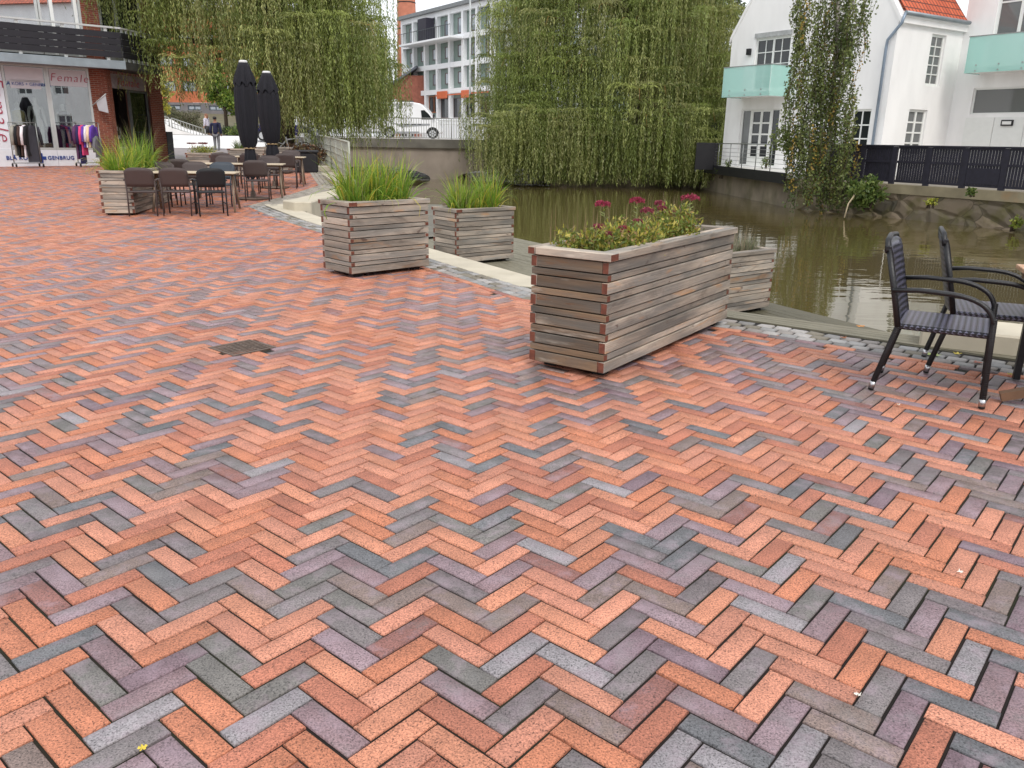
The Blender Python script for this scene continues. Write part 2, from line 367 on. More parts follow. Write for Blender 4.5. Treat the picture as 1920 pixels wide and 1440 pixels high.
mb = MB()
for a0, a1, b0, b1 in [(E1[0], E1[1], E2[0], E2[1])] + [(E1[i], E1[i+1], E2[i], E2[i+1]) for i in (1, 2)]: pass
def slab(mbx, ptsA, ptsB, z0, z1, seg):
    for i in range(len(ptsA)-1):
        a0, a1, b0, b1 = (Vector((p[0], p[1], 0)) for p in (ptsA[i], ptsA[i+1], ptsB[i], ptsB[i+1]))
        k = max(1, round((a1-a0).length/seg))
        for q in range(k):
            e = .003/((a1-a0).length/k)
            f0, f1 = (q+e)/k, (q+1-e)/k
            p = [a0.lerp(a1, f0), a0.lerp(a1, f1), b0.lerp(b1, f1), b0.lerp(b1, f0)]
            mbx.prism([(v.x, v.y, z0+GZ(v.y)) for v in p][::-1], (0, 0, z1-z0))
slab(mb, E1[3:], E2[3:], -.45, .008, 1.6)
tag(mb.build('quay_coping', M_conc, None, .006), kind='structure')
M_plank = mat('weathered_deck', S(122, 117, 100), .7, .30, 9, .3, 30, stretch=(.6, 9, 9), uv=True, hue=(S(84, 80, 58), 5, .5, .7))
mb = MB()
for k in range(4):                                                   # timber edge boards to the right of the big planter
    A = [tuple(Vector(a).lerp(Vector(b), k/4+.012)) for a, b in zip(E1, E2)]; Bq = [tuple(Vector(a).lerp(Vector(b), (k+1)/4-.012)) for a, b in zip(E1, E2)]
    for i in range(3):
        P0, P1 = Vector(A[i]).to_3d(), Vector(A[i+1]).to_3d(); Q0, Q1 = Vector(Bq[i]).to_3d(), Vector(Bq[i+1]).to_3d()
        u = random.random()*40; j = len(mb.v)
        for p in (P0, P1, Q1, Q0): mb.v.append((p.x, p.y, .006))
        for p in (P0, P1, Q1, Q0): mb.v.append((p.x, p.y, -.09))
        L = (P1-P0).length
        mb.face((j+3, j+2, j+1, j), 0, [(u, .1), (u+L, .1), (u+L, 0), (u, 0)])
        for a_, b_ in ((0, 1), (1, 2), (2, 3), (3, 0)): mb.face((j+a_, j+b_, j+4+b_, j+4+a_), 0, [(u, 0), (u+L, 0), (u+L, .1), (u, .1)])
tag(mb.build('deck_edge_boards', M_plank), kind='structure')

def deck(name, org, ang, L, Wd, z, bw=.14):
    T = frame2((org[0], org[1], z), ang); q = MB(T); k = 0
    while k*bw < Wd:
        q.box((0, k*bw+.003, -.04), (L, (k+1)*bw-.003, random.uniform(-.002, .002))); k += 1
    q.box((0.02, 0.02, -.9), (L-.02, Wd-.02, -.045))
    return tag(q.build(name, M_plank), kind='structure')
dirL = math.atan2(E2[3][1]-E2[4][1], E2[3][0]-E2[4][0])               # along the left quay, pointing towards the viewer
deck('upper_deck', (-4.95+.05, 17.45), dirL, 9.75, 3.0, -.30)
def lowdeck():
    A, Bp = Vector((3.58, 11.03, 0)), Vector((4.47, 9.29, 0)); d = (Bp-A).normalized(); nn = Vector((d.y, -d.x, 0))*-1      # the water side edge
    if nn.x > 0: nn = -nn
    A0 = A-d*2.6; F_ = Matrix.Translation((A0.x, A0.y, -.64)) @ Matrix.Rotation(math.atan2(d.y, d.x), 4, 'Z'); q = MB(F_)
    for k in range(26):
        y = -(k+1)*.14; x0 = 0.; x1 = 5.6
        q.box((x0, y+.004, -.04), (x1, y+.136, random.uniform(-.003, .003)))
    q.box((.02, -3.6, -.4), (5.55, -.02, -.045)); return tag(q.build('lower_deck', mat('dark_wet_deck', S(86, 82, 64), .6, .3, 9, .3, 30, stretch=(.6, 9, 9), uv=True)), kind='structure')
lowdeck()

def water_mat():
    m = bpy.data.materials.new('river_water'); m.use_nodes = True; n = m.node_tree.nodes; l = m.node_tree.links; b = n['Principled BSDF']
    b.inputs['Base Color'].default_value = S(90, 80, 48); b.inputs['Roughness'].default_value = .01; b.inputs['IOR'].default_value = 2.0
    b.inputs['Specular IOR Level'].default_value = .5
    tc = n.new('ShaderNodeTexCoord'); 
    h = None
    for sc, st, rot, det in ((1.3, .055, .5, 2), (5.0, .012, .5, 2), (.25, .14, .2, 1)):
        mp = n.new('ShaderNodeMapping'); mp.inputs['Rotation'].default_value = (0, 0, rot); mp.inputs['Scale'].default_value = (.55, 1.6, 1)
        l.new(tc.outputs['Object'], mp.inputs['Vector'])
        z = n.new('ShaderNodeTexNoise'); z.inputs['Scale'].default_value = sc; z.inputs['Detail'].default_value = det; l.new(mp.outputs[0], z.inputs['Vector'])
        x = n.new('ShaderNodeMath'); x.operation = 'MULTIPLY'; x.inputs[1].default_value = st; l.new(z.outputs['Fac'], x.inputs[0])
        if h is None: h = x.outputs[0]
        else:
            s_ = n.new('ShaderNodeMath'); s_.operation = 'ADD'; l.new(h, s_.inputs[0]); l.new(x.outputs[0], s_.inputs[1]); h = s_.outputs[0]
    bp = n.new('ShaderNodeBump'); bp.inputs['Strength'].default_value = .35; bp.inputs['Distance'].default_value = .35
    l.new(h, bp.inputs['Height']); l.new(bp.outputs[0], b.inputs['Normal'])
    return m
mb = MB(); mb.poly([(-60, -40, -.75), (90, -40, -.75), (90, 140, -.75), (-60, 140, -.75)]); tag(mb.build('river', water_mat()), kind='structure')

# drain grate in the paving
M_iron = mat('cast_iron', S(112, 96, 86), .55, .3, 20, .2, 60, metal=.6)
M_dark = mat('hollow_shade', S(10, 9, 8), .9, .2)
g = MB(frame2((-1.955, 5.61, 0), math.radians(45)+YAW))
for k in range(9):
    u = -.145+k*.0365
    g.box((-.15, u-.010, -.0065), (.15, u+.010, .003))
for u in (-.15, -.05, .05, .15): g.box((u-.007, -.15, -.0066), (u+.007, .15, .0015))
g.box((-.17, -.17, -.014), (.17, -.152, .004)); g.box((-.17, .152, -.014), (.17, .17, .004)); g.box((-.17, -.152, -.0141), (-.152, .152, .0041)); g.box((.152, -.152, -.0141), (.17, .152, .0041))
gr = g.build('drain_grate', M_iron); tag(gr, 'small square iron drain grate set in the brick paving', 'drain grate')
h = MB(frame2((-1.955, 5.61, 0), math.radians(45)+YAW)); h.box((-.149, -.149, -.0080), (.149, .149, -.0070)); h.build('sump_shade', M_dark, gr)  # thin black plate painted in for the shade inside the drain

# concrete seat block at the end of the quay and the low block behind the rattan chairs
mb = MB(); prof = [(-4.72, 16.62, -.28), (-4.40, 16.30, -.28), (-4.06, 16.30, -.28), (-4.02, 21.6, -.28), (-4.50, 21.9, -.28), (-4.62, 17.0, -.28)]
mb.prism([(x, y, z+.0) for x, y, z in prof], (0, 0, .50)); q = mb.build('concrete_bench', M_conc, None, .02)
tag(q, 'long pale concrete seat block at the far end of the quay coping', 'concrete block')
mb = MB(frame2((3.13, 6.02, 0), math.atan2(5.70-6.02, 3.75-3.13))); mb.box((0, 0, -.1), (2.6, .55, .15)); q = mb.build('concrete_kerb_block', [M_conc], None, .015)
tag(q, 'low stained concrete block behind the two black wicker chairs', 'concrete block')
# ledge of concrete below the seat block
mb = MB(); mb.poly([(-4.9, 17.3, -.262), (-2.6, 13.9, -.262), (-1.2, 15.2, -.262), (-2.0, 22.5, -.262), (-4.0, 22.5, -.262)]); tag(mb.build('lower_terrace', mat('terrace_concrete', S(108, 104, 94), .8, .2, 2)), kind='structure')
# ------------------------------------------------------------------ timber planters
def wood_mat(name, c1, c2, c3):
    m = bpy.data.materials.new(name); m.use_nodes = True; n = m.node_tree.nodes; l = m.node_tree.links; b = n['Principled BSDF']; b.inputs['Roughness'].default_value = .72
    uv = n.new('ShaderNodeUVMap')
    def nz(sx, sy, sc, det, ro=.55, dist=0.):
        mp = n.new('ShaderNodeMapping'); mp.inputs['Scale'].default_value = (sx, sy, 1); l.new(uv.outputs[0], mp.inputs['Vector'])
        x = n.new('ShaderNodeTexNoise'); x.inputs['Scale'].default_value = sc; x.inputs['Detail'].default_value = det; x.inputs['Roughness'].default_value = ro
        x.inputs['Distortion'].default_value = dist; l.new(mp.outputs[0], x.inputs['Vector']); return x.outputs['Fac']
    def rng(v, a0, a1, b0, b1):
        x = n.new('ShaderNodeMapRange'); l.new(v, x.inputs['Value'])
        for k_, q in zip(('From Min', 'From Max', 'To Min', 'To Max'), (a0, a1, b0, b1)): x.inputs[k_].default_value = q
        return x.outputs[0]
    def mix(f, a, c):
        x = n.new('ShaderNodeMix'); x.data_type = 'RGBA'; l.new(f, x.inputs['Factor'])
        if hasattr(a, 'links'): l.new(a, x.inputs['A'])
        else: x.inputs['A'].default_value = a
        x.inputs['B'].default_value = c; return x.outputs['Result']
    c = mix(rng(nz(.8, 6, 1.6, 4), .40, .62, 0, 1), c1, c2)
    c = mix(rng(nz(1.6, 9, 1.2, 3, .5, .6), .60, .70, 0, .8), c, c3)                       # worn stains
    c = mix(rng(nz(3, 6, 1.7, 2, .4, 1.2), .70, .76, 0, .8), c, S(84, 62, 54))              # knots
    c = mix(rng(nz(1.3, 4, 1.9, 5, .65, .8), .52, .68, 0, .55), c, S(98, 88, 80))                # grey weather marks
    c = mix(rng(nz(2.4, 14, 1.1, 4, .6), .58, .70, 0, .45), c, S(196, 186, 172))
    gz_ = nz(2.0, 120, 1.5, 3, .6, .3)
    sc = n.new('ShaderNodeVectorMath'); sc.operation = 'SCALE'; l.new(c, sc.inputs[0]); l.new(rng(gz_, .3, .7, .72, 1.22), sc.inputs['Scale'])
    s2 = n.new('ShaderNodeVectorMath'); s2.operation = 'SCALE'; l.new(sc.outputs[0], s2.inputs[0]); l.new(rng(nz(.35, .9, 2.1, 1), .38, .62, .66, 1.24), s2.inputs['Scale'])
    l.new(s2.outputs[0], b.inputs['Base Color'])
    bp = n.new('ShaderNodeBump'); bp.inputs['Strength'].default_value = .35; bp.inputs['Distance'].default_value = .004; l.new(gz_, bp.inputs['Height']); l.new(bp.outputs[0], b.inputs['Normal'])
    return m
M_wood = wood_mat('weathered_larch', S(172, 158, 143), S(132, 127, 120), S(178, 138, 102))
M_wood2 = wood_mat('weathered_larch_brown', S(122, 100, 78), S(104, 98, 90), S(128, 86, 52))
M_end = mat('larch_end_grain', S(106, 58, 42), .7, .3, 30, .2, 80)
M_soil = mat('soil', S(58, 46, 36), .95, .4, 20, .6, 50)
M_foot = mat('planter_underside', S(28, 24, 22), .9, .2)
def planter(name, org, ang, L, D, z, label, group='timber planters on the plaza', cat='planter', H=.768, brown=False):
    """front-left corner of the footprint at org, long side along ang, depth to its left"""
    t = empty(name, (org[0], org[1], z), ang, label, cat, group)
    wide, nar, gap, cap = .0700, .0408, .0082, .048; th = .045
    A, A2, Bm, B2 = MB(), MB(), MB(), MB()
    zc = .046
    for r in range(11):
        h = wide if r % 2 == 0 else nar
        j = lambda: random.uniform(-.0025, .0025)
        if r % 2 == 0:                                                  # long sides run through, their ends show
            A.box((0, j(), zc), (L, th, zc+h), 0, 1); A2.box((0, D-th, zc), (L, D+j(), zc+h), 0, 1)
            Bm.box((j(), th+.002, zc), (th, D-th-.002, zc+h), 0, 1); B2.box((L-th, th+.002, zc), (L+j(), D-th-.002, zc+h), 0, 1)
        else:
            Bm.box((j(), .004, zc), (th, D-.004, zc+h), 0, 1); B2.box((L-th, .004, zc), (L+j(), D-.004, zc+h), 0, 1)
            A.box((th+.002, .006+j(), zc), (L-th-.002, th, zc+h), 0, 1); A2.box((th+.002, D-th, zc), (L-th-.002, D-.006+j(), zc+h), 0, 1)
        zc += h+gap
    w2 = M_wood2 if brown else M_wood
    for q in (A, A2): q.build('long_side', [M_wood, M_end], t, .0025)
    for q in (Bm, B2): q.build('short_side', [w2, M_end], t, .0025)
    c = MB(); o_ = .018; cw = .11
    for k in (0, 1):                                                    # double rail rim
        a = -o_+k*(cw/2+.002)
        c.box((a*0+cw-o_ if 1 else 0, a, zc), (L+o_-cw*0, a+cw/2, zc+cap), 0, 1) if k == 0 else c.box((cw-o_, a, zc), (L-cw+o_, a+cw/2, zc+cap-.001), 0, 1)
        c.box((-o_+k*0+(0 if k == 0 else 0), D+o_-(a+o_)-cw/2, zc), (L+o_-cw, D+o_-(a+o_), zc+cap), 0, 1) if k == 0 else c.box((cw-o_, D+o_-(a+o_)-cw/2, zc), (L-cw+o_, D+o_-(a+o_), zc+cap-.001), 0, 1)
    c.box((-o_, -o_, zc), (cw-o_-.003, D+o_-cw/2-.003, zc+cap), 0, 1); c.box((L+o_-cw+.003, cw/2-o_+.003, zc), (L+o_, D+o_, zc+cap), 0, 1)
    c.build('rim', [M_wood, M_end], t, .004)
    s_ = MB(); s_.box((th+.001, th+.001, .03), (L-th-.001, D-th-.001, zc-.01)); s_.build('soil', M_soil, t)
    for x in (.1, L-.18):
        for y in (.06, D-.14): f = MB(); f.box((x, y, 0), (x+.08, y+.08, .045)); f.build('foot', M_foot, t)
    return t
def ang(a, b): return math.atan2(b[1]-a[1], b[0]-a[0])
# big one beside the viewer, its long side facing right
aB = math.atan2(.82, .57)
PB = planter('timber_planter', (.585, 4.93), aB, 2.16, .575, .0, 'large long weathered timber planter with pink flowered stonecrop in the middle of the plaza', brown=True)
a1 = math.atan2(.70, .72)
P1 = planter('timber_planter', (-1.755, 8.66), a1, 1.06, .58, .0, 'timber planter with tall grass standing on the setts, left of the other grass planter')
P3 = planter('timber_planter', (-.83, 11.62), math.atan2(.64, .78), 1.06, .60, -.30, 'timber planter with tall grass down on the wooden deck by the water')
P4 = planter('timber_planter', (2.53, 9.84), math.atan2(.62, .80), 1.10, .60, -.64, 'timber planter half hidden behind the long flower planter, at the water edge')
# ------------------------------------------------------------------ ornamental grass
M_grass = mat('grass_blade', (0, 0, 0, 1), .5, .12, 8, attr='Col', transl=.35)
def grass_tuft(name, org, n, h, r, label, cols, lean=.5, w=.013, group='grass tufts in the planters', seedheads=0, cat='grass', curl=1.0):
    n += seedheads
    rr = r*np.sqrt(RNG.random(n)); th = RNG.random(n)*2*PI
    base = np.stack([rr*np.cos(th), rr*np.sin(th), np.zeros(n)], 1)
    ln = h*RNG.uniform(.45, 1.05, n); out_ = np.stack([np.cos(th+RNG.normal(0, .7, n)), np.sin(th+RNG.normal(0, .7, n)), np.zeros(n)], 1)
    le = np.abs(RNG.normal(0, lean, n))*(.35+rr/r*.8); C = np.asarray([c[:3] for c in cols])[RNG.integers(0, len(cols), n)]*RNG.uniform(.75, 1.2, (n, 1))
    wd = w*RNG.uniform(.6, 1.2, n)
    if seedheads:
        ln[-seedheads:] = h*RNG.uniform(1.0, 1.35, seedheads); wd[-seedheads:] = .004; C[-seedheads:] = S(150, 138, 104)[:3]; le[-seedheads:] *= .6
    side = np.cross(out_, [0, 0, 1]); a = RNG.normal(0, .8, n)[:, None]; side = side*np.cos(a)+out_*np.sin(a)
    K = 6; V = []; 
    pts = []; p = base.copy(); angv = le*.35
    for k in range(K+1):
        t = k/K; ww = wd*(1-t**1.6)*.5+.0004
        pts.append(np.stack([p-side*ww[:, None], p+side*ww[:, None]], 1))
        d = np.stack([np.sin(angv), np.cos(angv)], 1); p = p + (out_*d[:, :1] + np.array([0, 0, 1.])*d[:, 1:])*(ln/K)[:, None]
        angv = angv + le*curl*(.12+.45*t)
    V = np.stack(pts, 1).reshape(-1, 3)                                  # n,(K+1),2
    idx = np.arange(n)[:, None]*(2*(K+1)) + (np.arange(K)*2)[None]
    F = np.stack([idx, idx+1, idx+3, idx+2], 2).reshape(-1, 4)
    C4 = np.concatenate([C, np.ones((n, 1))], 1); o = npmesh(name, V, F, M_grass, None, np.repeat(C4, 2*(K+1), 0))
    o.location = org; return tag(o, label, cat, group)
GC = [S(128, 160, 48), S(148, 176, 60), S(108, 144, 46), S(168, 186, 84), S(134, 164, 56), S(196, 184, 72), S(116, 150, 58)]
def inpl(P, x, y, z=.72): return tuple(P.matrix_basis @ Vector((x, y, z)))
bpy.context.view_layer.update()
i = 0
for (x, y, h, nm) in ((.27, .30, .52, 'leftmost grass tuft in the nearer grass planter on the setts'), (.56, .28, .50, 'middle grass tuft in the nearer grass planter on the setts'), (.84, .32, .46, 'rightmost grass tuft in the nearer grass planter on the setts')):
    grass_tuft('grass_tuft', inpl(P1, x, y), 210, h*1.30, .14, nm, GC, .92, .018, seedheads=26)
for (x, y, h, nm) in ((.28, .3, .50, 'left grass tuft in the planter on the wooden deck'), (.55, .3, .46, 'small yellowing grass tuft between two in the planter on the wooden deck'), (.80, .3, .54, 'right and fullest grass tuft in the planter on the wooden deck')):
    grass_tuft('grass_tuft', inpl(P3, x, y), 220 if x != .55 else 110, h*1.25, .14, nm, GC, .85, .018, seedheads=24)
# ------------------------------------------------------------------ stonecrop bed in the long planter
M_leaf = mat('leaf', (0, 0, 0, 1), .5, .15, 12, attr='Col', transl=.3)
M_stem = mat('stem', S(110, 112, 62), .6, .2)
M_pink = mat('flower', (0, 0, 0, 1), .6, .15, 40, attr='Col', transl=.15)
def bush_leaves(cen, rad, n, L, W, cols, up=.4):
    d = rnddir(n)*(RNG.random((n, 1))**.45); P = np.array(cen)+d*np.array(rad); D = unit(rnddir(n)+np.array([0, 0, up])+d*.6)
    Sd = unit(np.cross(D, rnddir(n))); C = np.asarray([c[:3] for c in cols])[RNG.integers(0, len(cols), n)]*RNG.uniform(.7, 1.25, (n, 1))
    return P, D, Sd, L*RNG.uniform(.6, 1.2, n), W*RNG.uniform(.6, 1.2, n), C
def cat_leaves(parts): return [np.concatenate([p[k] for p in parts]) for k in range(6)]
SC1 = [S(146, 150, 62), S(128, 138, 58), S(170, 162, 66), S(108, 126, 52), S(182, 168, 82), S(92, 108, 48), S(150, 122, 76), S(118, 130, 60)]
parts = []
Tb = PB.matrix_basis
for k in range(84):
    x = random.uniform(.12, 1.72); y = random.uniform(.11, .46); hh = .08+.08*random.random()+(.06 if x > 1.4 else 0)
    c = Tb @ Vector((x, y, .70+hh*.55)); parts.append(bush_leaves(c, (.11, .10, hh), 150, .042, .017, SC1, .5))
a = cat_leaves(parts); q = leaves('stonecrop_foliage', *a, M_leaf); tag(q, 'yellow green low foliage filling the long timber planter', 'plants', kind='stuff')
def stonecrop(x, y, h, r, col, label):
    r *= .88; h += .02
    p = Tb @ Vector((x, y, .70)); t = empty('stonecrop', p, random.random()*6, label, 'flower', 'stonecrop flowers in the long planter')
    lx, ly = random.uniform(-.06, .06), random.uniform(-.06, .06); s_ = MB(); s_.tube([(0, 0, 0), (lx*.4, ly*.4, h*.5), (lx, ly, h)], [.005, .004, .003], 6); s_.build('stem', M_stem, t)
    n = 420; th = RNG.random(n)*2*PI; rr = r*np.sqrt(RNG.random(n)); lump = .010*np.sin(th*5+rr*80)
    P = np.stack([lx+rr*np.cos(th), ly+rr*np.sin(th), h+.35*r*(1-(rr/r)**2)+lump+RNG.normal(0, .003, n)], 1)
    D = unit(np.stack([np.cos(th)*.6, np.sin(th)*.6, np.ones(n)], 1)+RNG.normal(0, .35, (n, 3))); Sd = unit(np.cross(D, rnddir(n)))
    C = np.asarray(col[:3])*RNG.uniform(.65, 1.3, (n, 1)); leaves('flower_head', P, D, Sd, .012, .011, C, M_pink, t)
    n = 26; P = np.stack([lx*np.linspace(.1, .9, n), ly*np.linspace(.1, .9, n), np.linspace(.15, .9, n)*h], 1); th = RNG.random(n)*6.28
    D = unit(np.stack([np.cos(th), np.sin(th), .4*np.ones(n)], 1)); Sd = unit(np.cross(D, [0, 0, 1.]))
    leaves('stem_leaves', P, D, Sd, .05, .02, np.asarray(S(138, 152, 66)[:3])*RNG.uniform(.8, 1.2, (n, 1)), M_leaf, t)
PK = S(160, 58, 84); PK2 = S(152, 70, 88)
for (x, y, h, r, c, lb) in ((.95, .52, .30, .062, PK, 'lone pink stonecrop head leaning out at the left of the long planter'), (.80, .28, .15, .060, PK, 'low deep pink stonecrop head nearest the front rim of the long planter'),
    (.62, .45, .17, .05, PK2, 'faded pink stonecrop head low among the leaves'), (1.38, .50, .30, .066, PK, 'upper of the two stacked pink stonecrop heads mid planter'), (1.32, .45, .235, .055, PK2, 'lower of the two stacked pink stonecrop heads mid planter'),
    (1.72, .34, .20, .055, PK2, 'pink stonecrop head low on the right, left of the lowest one'), (1.78, .26, .16, .045, PK, 'small pink stonecrop head lowest in the right hand bunch'), (1.92, .30, .31, .085, PK, 'widest pink stonecrop head at the top of the right hand bunch'),
    (1.55, .40, .24, .04, PK2, 'small dusky head between the stacked pair and the right hand bunch'), (1.66, .46, .27, .042, PK2, 'dusky pink head at the back of the planter, left of the widest one'), (.45, .30, .14, .035, PK2, 'small dusky head lowest at the left end of the long planter'), (1.12, .34, .17, .04, PK2, 'dusky pink head half sunk in leaves in front of the stacked pair')):
    stonecrop(x, y, h, r, c, lb)
for x_, lb in ((.35, 'thin dry brown stalks behind the left part of the stonecrop bed'), (.95, 'thin dry brown stalks behind the middle of the stonecrop bed'), (1.5, 'thin dry brown stalks behind the right part of the stonecrop bed')): grass_tuft('dry_stalks', tuple(Tb @ Vector((x_, .42, .70))), 55, .36, .24, lb, [S(150, 128, 96), S(132, 116, 88), S(120, 112, 70)], .06, .006, 'dry stalks', cat='plant')
grass_tuft('dry_stalks', tuple(Tb @ Vector((1.95, .50, .70))), 90, .36, .18, 'dry brown stalks at the far end of the long planter', [S(150, 128, 96), S(132, 116, 88), S(140, 120, 100)], .25, .006, 'dry stalks', cat='plant')
p = inpl(P4, .86, .3, .72)
grass_tuft('lavender', inpl(P4, .35, .3), 420, .24, .2, 'grey green lavender hidden at the left end of the planter by the water', [S(120, 128, 96), S(108, 118, 84), S(140, 140, 112), S(150, 138, 124)], .42, .007, 'lavender', cat='plant')
grass_tuft('lavender', p, 420, .24, .15, 'grey green lavender in the half hidden planter by the water', [S(120, 128, 96), S(108, 118, 84), S(140, 140, 112), S(150, 138, 124)], .42, .007, 'lavender', cat='plant')
grass_tuft('lavender_stalks', inpl(P4, .72, .3, .72), 60, .42, .25, 'thin dry lavender stalks above the half hidden planter', [S(168, 152, 128), S(150, 136, 110)], .22, .004, 'lavender', cat='plant')

# ------------------------------------------------------------------ the two black wicker armchairs and the table at the right edge
def wicker(name, col, sc):
    m = bpy.data.materials.new(name); m.use_nodes = True; n = m.node_tree.nodes; l = m.node_tree.links; b = n['Principled BSDF']; b.inputs['Roughness'].default_value = .32
    tc = n.new('ShaderNodeTexCoord'); wv = []
    mp = n.new('ShaderNodeMapping'); mp.inputs['Rotation'].default_value = (0, 0, math.radians(45)); l.new(tc.outputs['UV'], mp.inputs['Vector'])
    ck = n.new('ShaderNodeTexChecker'); ck.inputs['Scale'].default_value = sc; l.new(mp.outputs[0], ck.inputs['Vector'])
    ck.inputs['Color1'].default_value = S(92, 92, 110); ck.inputs['Color2'].default_value = S(22, 22, 27)
    l.new(ck.outputs['Color'], b.inputs['Base Color'])
    bp = n.new('ShaderNodeBump'); bp.inputs['Strength'].default_value = .8; bp.inputs['Distance'].default_value = .004; l.new(ck.outputs['Fac'], bp.inputs['Height']); l.new(bp.outputs[0], b.inputs['Normal'])
    return m
M_wick = wicker('black_wicker', S(40, 40, 50), 44); M_wrap = mat('black_wrapped_tube', S(22, 22, 25), .38, .2, 40, .25, 120)
M_alu = mat('aluminium_foot', S(190, 190, 192), .3, .05, metal=1.); M_rub = mat('black_rubber', S(14, 14, 14), .7, .1)
def arc(p0, p1, p2, n=8): return [Vector(p0).lerp(Vector(p1), t).lerp(Vector(p1).lerp(Vector(p2), t), t) for t in [k/n for k in range(n+1)]]
def wicker_chair(loc, rz, label):
    t = empty('wicker_chair', loc, rz, label, 'chair', 'black wicker armchairs by the water')       # local +x faces forward
    w = .27
    def ringed(mb, pts, r):
        mb.tube(pts, r, 10)
        for k in range(len(pts)-1):
            a, b_ = Vector(pts[k]), Vector(pts[k+1]); L = (b_-a).length
            for q in range(int(L/.011)):
                c = a.lerp(b_, (q+.5)/max(1, int(L/.011))); d = (b_-a).normalized(); mb.tube([c-d*.0035, c+d*.0035], r*1.09, 10, 0, False)
    for s_, nm in ((1, 'l'), (-1, 'r')):
        y = s_*w
        m = MB(); ringed(m, [(-.325, s_*.235, .05), (-.235, y*.95, .42)], .0165); m.build('leg', M_wrap, t)
        m = MB(); m.tube([(-.331, s_*.234, .012), (-.324, s_*.235, .055)], .0185, 12); m.build('foot_cap', M_alu, t)
        m = MB(); m.tube([(-.332, s_*.234, 0), (-.331, s_*.234, .013)], .017, 12); m.build('rubber_foot', M_rub, t)
        m = MB(); ringed(m, [(.275, y*1.03, .05), (.262, y*1.05, .35), (.255, y*1.06, .53)], .0175); m.build('leg', M_wrap, t)
        m = MB(); m.tube([(.277, y*1.03, .012), (.275, y*1.03, .055)], .0195, 12); m.build('foot_cap', M_alu, t)
        m = MB(); m.tube([(.277, y*1.03, 0), (.277, y*1.03, .013)], .018, 12); m.build('rubber_foot', M_rub, t)
        m = MB(); pts = [(-.29, y*1.04, .640), (-.15, y*1.06, .655), (.02, y*1.07, .650)]+arc((.02, y*1.07, .650), (.235, y*1.08, .635), (.255, y*1.06, .50), 9)[1:]
        m.tube(pts, .0150, 12, 0, True, 1.2); m.build('armrest', M_wrap, t)
        m = MB(); m.tube([(-.235, y*.95, .42), (-.285, y*.98, .64), (-.345, y*.93, .875)], .018, 10); m.build('back_post', M_wrap, t)
    m = MB(); m.box((-.245, -w+.012, .405), (.265, w-.012, .44)); s_ = m.build('seat', M_wick, t, .012)
    m = MB()
    # curved woven back, 3 cm thick
    NX, NZ = 7, 9; gr = []
    for side in (0, 1):
        for iz in range(NZ):
            z = .43+(.915-.43)*iz/(NZ-1); xx = -.232-.115*((z-.43)/.485)
            for iy in range(NX):
                u = -1+2*iy/(NX-1); top = -.035*abs(u)**3 if iz == NZ-1 else 0
                gr.append((xx-.025*(1-u*u)+(.014 if side == 0 else -.014), u*(w-.005), z+top+(0.012 if iz == NZ-1 else 0)))
    i0 = len(m.v); m.v += gr
    for side in (0, 1):
        for iz in range(NZ-1):
            for iy in range(NX-1):
                a_ = i0+side*NX*NZ+iz*NX+iy; f = (a_, a_+1, a_+NX+1, a_+NX); uv = [((iy)*.09, iz*.054), ((iy+1)*.09, iz*.054), ((iy+1)*.09, (iz+1)*.054), (iy*.09, (iz+1)*.054)]
                m.face(f if side == 0 else f[::-1], 0, uv if side == 0 else uv[::-1], True)
    for iy in range(NX-1):
        a_ = i0+(NZ-1)*NX+iy; b_ = a_+NX*NZ; m.face((a_, a_+1, b_+1, b_), 0, None, True)
    for iz in range(NZ-1):
        for e in (0, NX-1):
            a_ = i0+iz*NX+e; b_ = a_+NX*NZ; m.face((a_, a_+NX, b_+NX, b_) if e == 0 else (b_, b_+NX, a_+NX, a_), 0)
    m.build('backrest', M_wick, t)
    m = MB(); m.tube([(-.352, -w*.96, .86), (-.362, -w*.80, .925), (-.372, 0, .938), (-.362, w*.80, .925), (-.352, w*.96, .86)], .017, 10); m.build('top_rail', M_wrap, t)
    return t
hd = math.atan2(-.50, .86)
wicker_chair((2.66, 4.86, .004), hd, 'black wicker armchair with silver feet nearest the viewer')
wicker_chair((3.20, 5.31, .004), hd+.10, 'black wicker armchair half behind the nearer one, pushed against the wooden table')
M_teak = mat('teak_top', S(190, 150, 118), .5, .25, 3, .15, 20, stretch=(2, 30, 30), uv=True); M_teakd = mat('teak_leg', S(112, 84, 62), .6, .25, 5, .15, 20)
t = empty('wooden_table', (3.05, 4.82, 0), hd+.16, 'wooden cafe table cut off by the right edge, in front of the wicker chairs', 'table')
m = MB()
for k in range(7): m.box((.06, -.30+k*.115, .715), (1.5, -.30+(k+1)*.115-.006, .745))
m.build('tabletop', M_teak, t, .004)
m = MB(); m.box((.10, -.28, .66), (1.46, .48, .713)); m.build('apron', M_teakd, t)
for x in (.17, 1.38):
    for y in (-.20, .40): m = MB(); m.box((x-.02, y-.02, .0), (x+.02, y+.02, .66)); m.build('leg', M_wrap, t)
m = MB(); m.box((-.02, -.26, .0), (.9, -.20, .05), T=Matrix.Translation((0, 0, .02)) @ Matrix.Rotation(-.32, 4, 'Y')); m.build('folded_brace', M_teakd, t)
